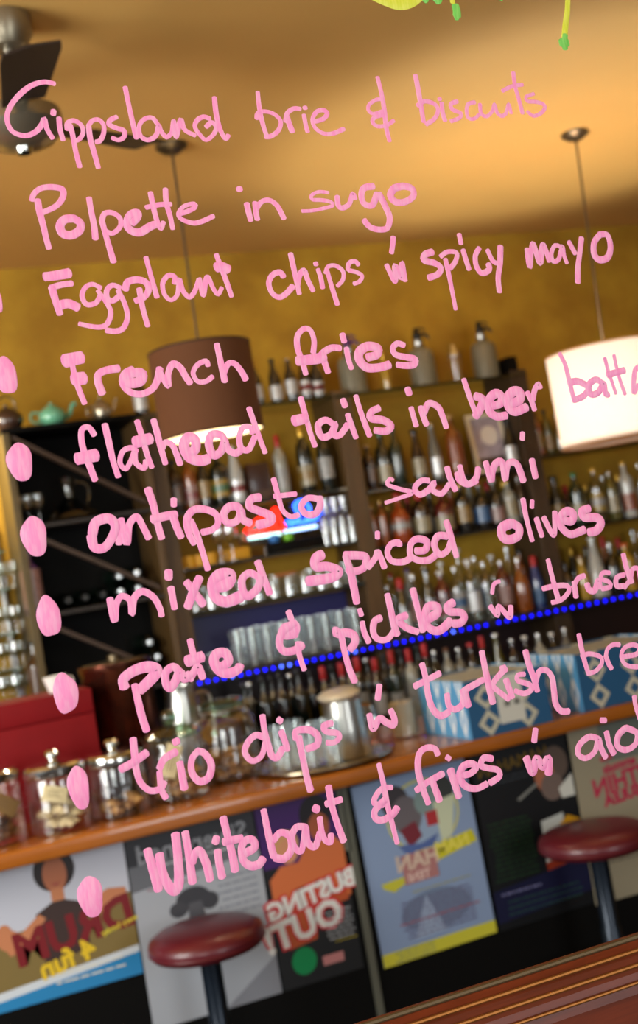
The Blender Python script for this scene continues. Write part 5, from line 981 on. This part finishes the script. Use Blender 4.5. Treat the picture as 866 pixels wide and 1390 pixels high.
# ------------------------------------------------------------------ red box, copper pots, small things behind
rb = thing('red_box', (.20, 4.22, ZT+.0005), 'large dark red box behind the left biscuit jars', 'box'); W = .745-.20
M_red = mat('red_board', (128, 8, 16), .6, spec=.25, noise=.12, scale=8)
MB().bbox(-.35, W, 0, .24, 0, .309, .003).build('body', M_red, rb); MB().bbox(-.351, W+.001, -.001, .241, .311, .39, .003).build('lid', M_red, rb)
ck = thing('copper_urn', (.872, 4.40, ZT+.0005), 'large dark copper urn behind the red box', 'urn')
M_cop = mat('tarnished_copper', (120, 62, 44), .25, metal=.9, noise=.5, scale=9, col2=(56, 34, 30))
MB().lathe([(0, 0), (.115, 0), (.122, .01), (.122, .42), (.128, .43), (.128, .45), (.118, .45), (.118, .43), (.11, .02), (0, .02)], 36).build('body', M_cop, ck)
MB().lathe([(0, .44), (.117, .44), (.11, .452), (.02, .458), (.02, .475), (0, .478)], 30).build('lid', mat('dark_bronze', 0), ck)
cu = thing('white_cup', (.65, 4.33, ZT+.3905), 'small white cup standing on the red box beside the copper urn', 'cup')
MB().lathe([(0, 0), (.025, 0), (.042, .055), (.039, .055), (.022, .006), (0, .006)], 20).build('bowl', mat('white_china', (236, 234, 228), .2, coat=.5), cu)
MB().tube(catmull([Vector(q) for q in ((.036, 0, .045), (.058, 0, .042), (.056, 0, .018), (.03, 0, .014))], .006), .0035, 6).build('handle', mat('white_china', 0), cu)
sj = thing('steel_jug', (XAT(264, 4.34, ZT), 4.34, ZT+.0005), 'upright steel milk jug behind the two right biscuit jars', 'jug')
MB().lathe([(0, 0), (.055, 0), (.058, .01), (.058, .27), (.05, .30), (.055, .33), (.051, .33), (.046, .30), (.054, .27), (.054, .012), (0, .012)], 28).build('body', M_steel, sj)
MB().tube(catmull([Vector(q) for q in ((.05, 0, .29), (.1, 0, .28), (.1, 0, .16), (.056, 0, .12))], .012), .006).build('handle', M_steel, sj)
db = tag(MB().bbox(-.13, .13, -.09, .09, 0, .16, .01).build('coffee_grinder_base', mat('dark_red_enamel', (52, 16, 18), .25, coat=.5), None, loc=(1.17, 4.5, ZT+.0005)), 'dark maroon appliance casing behind the jar with the ball knob', 'appliance')
for i, (px, h) in enumerate(((604, .05), (618, .045))):
    tag(MB().lathe([(0, 0), (.02, 0), (.03, h), (.028, h), (.018, .005), (0, .005)], 16).build('shot_glass', M_glass, None, loc=(XAT(px-30, 4.1+.02*i, ZT), 4.3+.05*i, ZT+.0005)), 'small shot glass between the candle and the crate', 'glass', 'shot glasses beside the crate')
# ------------------------------------------------------------------ posters on the counter front
YP = 3.958
_tx = {}
def text_mesh(s, size, bold=0):
    k = (s, size, bold)
    if k in _tx: return _tx[k]
    cu = bpy.data.curves.new('t', 'FONT'); cu.body = s; cu.size = size; cu.align_x = 'CENTER'; cu.align_y = 'CENTER'; cu.offset = bold; cu.resolution_u = 2
    o = bpy.data.objects.new('t', cu); C.objects.link(o); dg = bpy.context.evaluated_depsgraph_get(); me = bpy.data.meshes.new_from_object(o.evaluated_get(dg))
    bpy.data.objects.remove(o); r = ([tuple(v.co) for v in me.vertices], [tuple(p.vertices) for p in me.polygons]); _tx[k] = r; return r
def flat(name, col): return mat('print_'+'%02x%02x%02x' % col, col, .4)
def poster(x0, x1, z0, z1, label, base, els, rot=0):
    W, H = x1-x0, z1-z0
    t = thing('poster', ((x0+x1)/2, YP, (z0+z1)/2), label, 'poster'); t.rotation_euler = (0, math.radians(rot), 0)
    MB().box(-W/2, W/2, -.0008, 0, -H/2, H/2).build('sheet', flat('', base), t, False)
    lay = -.0009
    for e in els:
        lay -= .00012; k = e[0]; nm = e[1]; col = e[2]; a = e[3:]; mb = MB()
        X = lambda u: -W/2+u*W
        Z = lambda v: H/2-v*H
        if k == 'rect': u0, v0, u1, v1 = a; mb.add([(X(u0), lay, Z(v0)), (X(u0), lay, Z(v1)), (X(u1), lay, Z(v1)), (X(u1), lay, Z(v0))], [(0, 1, 2, 3)])
        elif k == 'ell':
            u, v, ru, rv = a; n = 28; mb.add([(X(u)+ru*W*math.cos(2*math.pi*i/n), lay, Z(v)+rv*H*math.sin(2*math.pi*i/n)) for i in range(n)], [tuple(range(n))])
        elif k == 'poly': mb.add([(X(u), lay, Z(v)) for u, v in a[0]], [tuple(range(len(a[0])))])
        elif k == 'lines':   # small print: rows of short bars
            u0, v0, u1, v1, rows, seed = a; rg = random.Random(seed)
            for i in range(rows):
                v = v0+(v1-v0)*i/max(rows-1, 1); u = u0+rg.uniform(0, .12)*(u1-u0); hh = (v1-v0)/rows*.42
                while u < u1-.02:
                    w_ = rg.uniform(.02, .09); u2 = min(u+w_, u1); mb.add([(X(u), lay, Z(v)), (X(u), lay, Z(v+hh)), (X(u2), lay, Z(v+hh)), (X(u2), lay, Z(v))], [(0, 1, 2, 3)]); u = u2+.012
        elif k == 'text':    # reads mirrored in the glass, as in the photograph
            u, v, sz, s, bold, ang = a; vv, ff = text_mesh(s, sz, bold); ca, sa = math.cos(math.radians(ang)), math.sin(math.radians(ang))
            mb.add([(X(u)+(-x*ca-y*sa), lay, Z(v)+(-x*sa+y*ca)) for x, y, z in vv], ff)
        mb.build(nm, flat('', col), t, False)
sk = (196, 126, 86); wh = (232, 230, 226)
poster(.235, .722, .60, 1.02, 'landscape poster of a curly haired girl raising her arms, red and yellow mirrored lettering', (198, 200, 212), [
    ('poly', 'ground', (126, 106, 58), [(0, .52), (1, .40), (1, .86), (0, .92)]), ('poly', 'sea_band', (40, 130, 186), [(0, .90), (1, .80), (1, 1), (0, 1)]), ('poly', 'white_band', (206, 214, 222), [(0, .88), (1, .79), (1, .84), (0, .94)]),
    ('ell', 'hair', (34, 24, 24), .55, .12, .13, .15), ('ell', 'face', (176, 106, 74), .55, .15, .075, .13), ('rect', 'neck', sk, .51, .25, .59, .38),
    ('poly', 'torso', (60, 42, 38), [(.40, .40), (.51, .34), (.59, .34), (.72, .40), (.70, .72), (.42, .76)]), ('poly', 'arm', sk, [(.74, .40), (.86, .34), (.97, .36), (.98, .46), (.86, .46), (.74, .54)]),
    ('poly', 'arm', sk, [(.46, .44), (.32, .60), (.22, .64), (.16, .52), (.22, .44), (.30, .50), (.42, .40)]), ('ell', 'hand', sk, .20, .50, .05, .09), ('poly', 'mouth', (150, 50, 60), [(.515, .205), (.55, .215), (.585, .205), (.55, .23)]),
    ('text', 'title', (120, 20, 28), .62, .58, .13, 'DRUM', .006, 6), ('text', 'title', (226, 190, 40), .55, .76, .085, '4 fun', .003, 10), ('text', 'small_print', (224, 206, 60), .90, .62, .022, 'every Sunday', .0006, 12),
    ('lines', 'small_print', (220, 216, 200), .45, .84, .9, .9, 2, 3)])
poster(.727, 1.150, .42, 1.02, 'grey poster headed by mirrored lettering with a small dark tree figure, behind the left stool', (168, 172, 180), [
    ('rect', 'dark_header', (44, 44, 50), 0, 0, 1, .17), ('poly', 'grey_fade', (104, 106, 112), [(0, .17), (1, .17), (1, .24), (0, .30)]), ('text', 'title', (150, 152, 158), .5, .125, .082, 'Silver-lined', .0015, 0),
    ('lines', 'small_print', (206, 206, 210), .08, .19, .9, .21, 1, 5), ('lines', 'small_print', (150, 110, 120), .10, .30, .5, .32, 1, 8), ('lines', 'small_print', (140, 144, 154), .62, .33, .95, .52, 6, 11),
    ('ell', 'tree_crown', (58, 58, 64), .44, .40, .13, .06), ('ell', 'tree_crown', (66, 66, 72), .32, .44, .07, .04), ('ell', 'tree_crown', (60, 60, 66), .56, .43, .07, .045), ('poly', 'figure', (84, 84, 90), [(.40, .42), (.50, .42), (.54, .62), (.36, .62)]),
    ('poly', 'grey_slope', (132, 134, 142), [(.55, 1), (1, .80), (1, 1)])])
poster(1.156, 1.438, .42, 1.02, 'purple and black poster of two bare shouldered figures with red and white bubble lettering', (12, 12, 14), [
    ('rect', 'purple_ground', (66, 22, 100), 0, 0, 1, .36), ('ell', 'dark_hair', (24, 14, 22), .72, .13, .20, .10), ('ell', 'face', (168, 88, 54), .74, .20, .13, .075), ('ell', 'fair_hair', (216, 160, 106), .30, .25, .16, .075), ('ell', 'face', (220, 150, 110), .32, .29, .12, .065),
    ('poly', 'shoulders', (208, 110, 60), [(.05, .42), (.20, .36), (.42, .36), (.55, .28), (.90, .27), (1, .32), (1, .60), (.05, .60)]), ('poly', 'body', (186, 84, 40), [(.10, .58), (.96, .55), (.96, .62), (.55, .64), (.5, .78), (.15, .80)]),
    ('text', 'title_outline', (206, 30, 44), .52, .55, .080, 'BUSTING', .010, 9), ('text', 'title', wh, .52, .55, .078, 'BUSTING', .004, 9), ('text', 'title_outline', (206, 30, 44), .36, .70, .118, 'OUT!', .011, 9), ('text', 'title', wh, .36, .70, .116, 'OUT!', .005, 9),
    ('ell', 'green_badge', (0, 140, 78), .30, .875, .15, .072), ('lines', 'small_print', (170, 172, 176), .62, .66, .97, .80, 7, 4), ('lines', 'small_print', (190, 170, 40), .70, .82, .98, .835, 1, 4), ('rect', 'sponsor_tab', (196, 130, 130), .52, .88, .78, .93)])
poster(1.503, 1.932, .40, 1.0, 'pale blue poster with a ringed cartoon animal picture, yellow lettering and yellow lower band', (138, 158, 192), [
    ('ell', 'yellow_ring', (206, 200, 110), .56, .25, .32, .20), ('ell', 'ring_inside', (150, 170, 196), .56, .25, .30, .186), ('ell', 'dark_ear', (62, 56, 60), .34, .14, .12, .09), ('ell', 'dark_ear', (58, 60, 58), .76, .14, .10, .08), ('ell', 'dog_head', (108, 100, 104), .42, .23, .13, .11),
    ('ell', 'cup', (130, 150, 148), .62, .18, .12, .08), ('poly', 'pale_cone', (206, 212, 180), [(.66, .20), (.86, .18), (.78, .40), (.68, .42)]), ('rect', 'red_box', (178, 48, 52), .58, .24, .68, .32), ('poly', 'red_figure', (120, 40, 52), [(.34, .30), (.48, .27), (.52, .36), (.40, .41)]), ('poly', 'blue_figure', (84, 104, 160), [(.30, .38), (.5, .40), (.66, .37), (.6, .43), (.36, .44)]),
    ('poly', 'yellow_splash', (206, 200, 40), [(.58, .44), (.95, .40), (.98, .47), (.6, .52)]), ('poly', 'yellow_splash', (200, 196, 60), [(.10, .56), (.32, .55), (.30, .59), (.20, .62), (.12, .59)]),
    ('rect', 'title_block', (176, 120, 118), .30, .44, .60, .60), ('text', 'title', (214, 190, 170), .44, .485, .075, 'HAN', .002, 0), ('text', 'title', (232, 220, 90), .76, .455, .06, 'NAM', .002, 2), ('text', 'title', (226, 196, 186), .43, .57, .04, 'TENI', .001, 0),
    ('lines', 'small_print', (166, 160, 70), .28, .645, .86, .66, 1, 2), ('ell', 'grey_shadow', (112, 128, 156), .52, .77, .30, .11), ('poly', 'pale_rays', (160, 178, 206), [(.30, .9), (.45, .68), (.58, .9)]), ('lines', 'small_print', (104, 98, 130), .2, .69, .85, .88, 9, 9), ('lines', 'small_print', (160, 100, 112), .15, .80, .9, .82, 1, 12),
    ('rect', 'yellow_band', (206, 200, 60), 0, .93, 1, 1), ('lines', 'sponsor_line', (110, 124, 110), .1, .94, .45, .985, 3, 21)], -1)
poster(1.950, 2.338, .40, 1.0, 'black poster of a grey bearded man at a microphone, behind the right stool', (8, 10, 14), [
    ('text', 'title', (110, 84, 20), .42, .09, .058, 'HAMAHAN', .001, 4), ('lines', 'small_print', (70, 76, 84), .1, .155, .55, .18, 2, 6), ('ell', 'face', (150, 92, 66), .74, .21, .13, .10), ('ell', 'hair', (96, 80, 70), .85, .15, .13, .10), ('ell', 'face', (176, 106, 76), .72, .20, .10, .085),
    ('ell', 'beard', (116, 98, 90), .78, .28, .12, .08), ('poly', 'microphone', (130, 130, 124), [(.40, .30), (.62, .235), (.63, .25), (.42, .315)]), ('poly', 'collar', (214, 214, 204), [(.84, .30), (1, .23), (1, .36), (.86, .36)]),
    ('poly', 'white_shirt', (196, 200, 196), [(.60, .46), (.84, .44), (.80, .72), (.58, .76)]), ('poly', 'yellow_scarf', (206, 150, 24), [(.70, .54), (.88, .46), (1, .50), (1, .66), (.66, .70)]), ('poly', 'red_band', (150, 50, 26), [(.58, .70), (1, .64), (1, .70), (.58, .76)]),
    ('lines', 'green_print', (28, 56, 30), .04, .40, .50, .72, 12, 7), ('poly', 'navy_band', (14, 16, 52), [(0, .78), (1, .72), (1, .92), (0, .96)]), ('lines', 'small_print', (110, 110, 150), .06, .80, .5, .83, 1, 7), ('lines', 'small_print', (34, 66, 60), .1, .85, .9, .92, 3, 7)], 0)
poster(2.345, 2.765, .385, 1.0, 'beige paper poster with pink mirrored lettering at the right end of the counter front', (158, 148, 124), [
    ('rect', 'grey_top', (116, 120, 110), .3, 0, 1, .22), ('text', 'title', (190, 46, 80), .34, .19, .032, 'mus', .002, 5), ('text', 'title', (190, 46, 80), .46, .25, .046, 'emmuis', .002, 5), ('text', 'title', (190, 46, 80), .50, .34, .085, 'MITHIN', .003, 5), ('text', 'title', (190, 46, 80), .44, .43, .056, 'SULEA', .003, 5),
    ('lines', 'small_print', (150, 110, 90), .12, .62, .9, .66, 2, 3), ('lines', 'small_print', (100, 92, 80), .12, .72, .9, .78, 3, 6), ('lines', 'small_print', (176, 84, 80), .12, .68, .9, .69, 1, 8)], 1)

# ------------------------------------------------------------------ bar stools
M_vinyl = mat('oxblood_vinyl', (92, 22, 32), .36, coat=.12, noise=.1, scale=12)
def stool(x, y, z, r, label, rz):
    t = thing('bar_stool', (x, y, 0), label, 'stool', 'bar stools at the counter', rz)
    prof = [(0, -.045), (r*.82, -.045), (r*.93, -.038), (r*.99, -.022), (r, -.008), (r*.96, .010), (r*.82, .024), (r*.5, .033), (0, .037)]
    MB().lathe([(a, b+z-.03) for a, b in prof], 48).build('padded_seat', M_vinyl, t)
    MB().tube([(r*.985*math.cos(2*math.pi*k/48), r*.985*math.sin(2*math.pi*k/48), z-.052) for k in range(48)], .0035, 6, True).build('seam_piping', M_vinyl, t)
    M_p = mat('blue_black_steel', (22, 32, 44), .25, metal=.5)
    MB().lathe([(0, z-.09), (r*.55, z-.085), (r*.55, z-.075), (0, z-.075)], 24).build('seat_plate', M_p, t)
    MB().lathe([(.036, .03), (.036, z*.55), (.031, z*.56), (.031, z-.085)], 24).build('column', M_p, t)
    MB().lathe([(0, 0), (.21, 0), (.215, .008), (.06, .03), (.038, .06), (0, .06)], 36).build('base_plate', M_p, t)
    MB().tube([(.15*math.cos(2*math.pi*k/32), .15*math.sin(2*math.pi*k/32), .28) for k in range(32)], .009, 8, True).build('foot_ring', M_p, t)
    for k in range(2): a = math.pi*k; MB().tube([(.03*math.cos(a), .03*math.sin(a), .28), (.15*math.cos(a), .15*math.sin(a), .28)], .006, 6).build('foot_ring_strut', M_p, t)
sl = PZ(280, 1272, .715); stool(sl.x, sl.y, .75, .176, 'oxblood red round bar stool in front of the grey poster', 0)
sr = PZ(806, 1130, .715); stool(sr.x, sr.y, .735, .190, 'oxblood red round bar stool in front of the bearded man poster', .6)
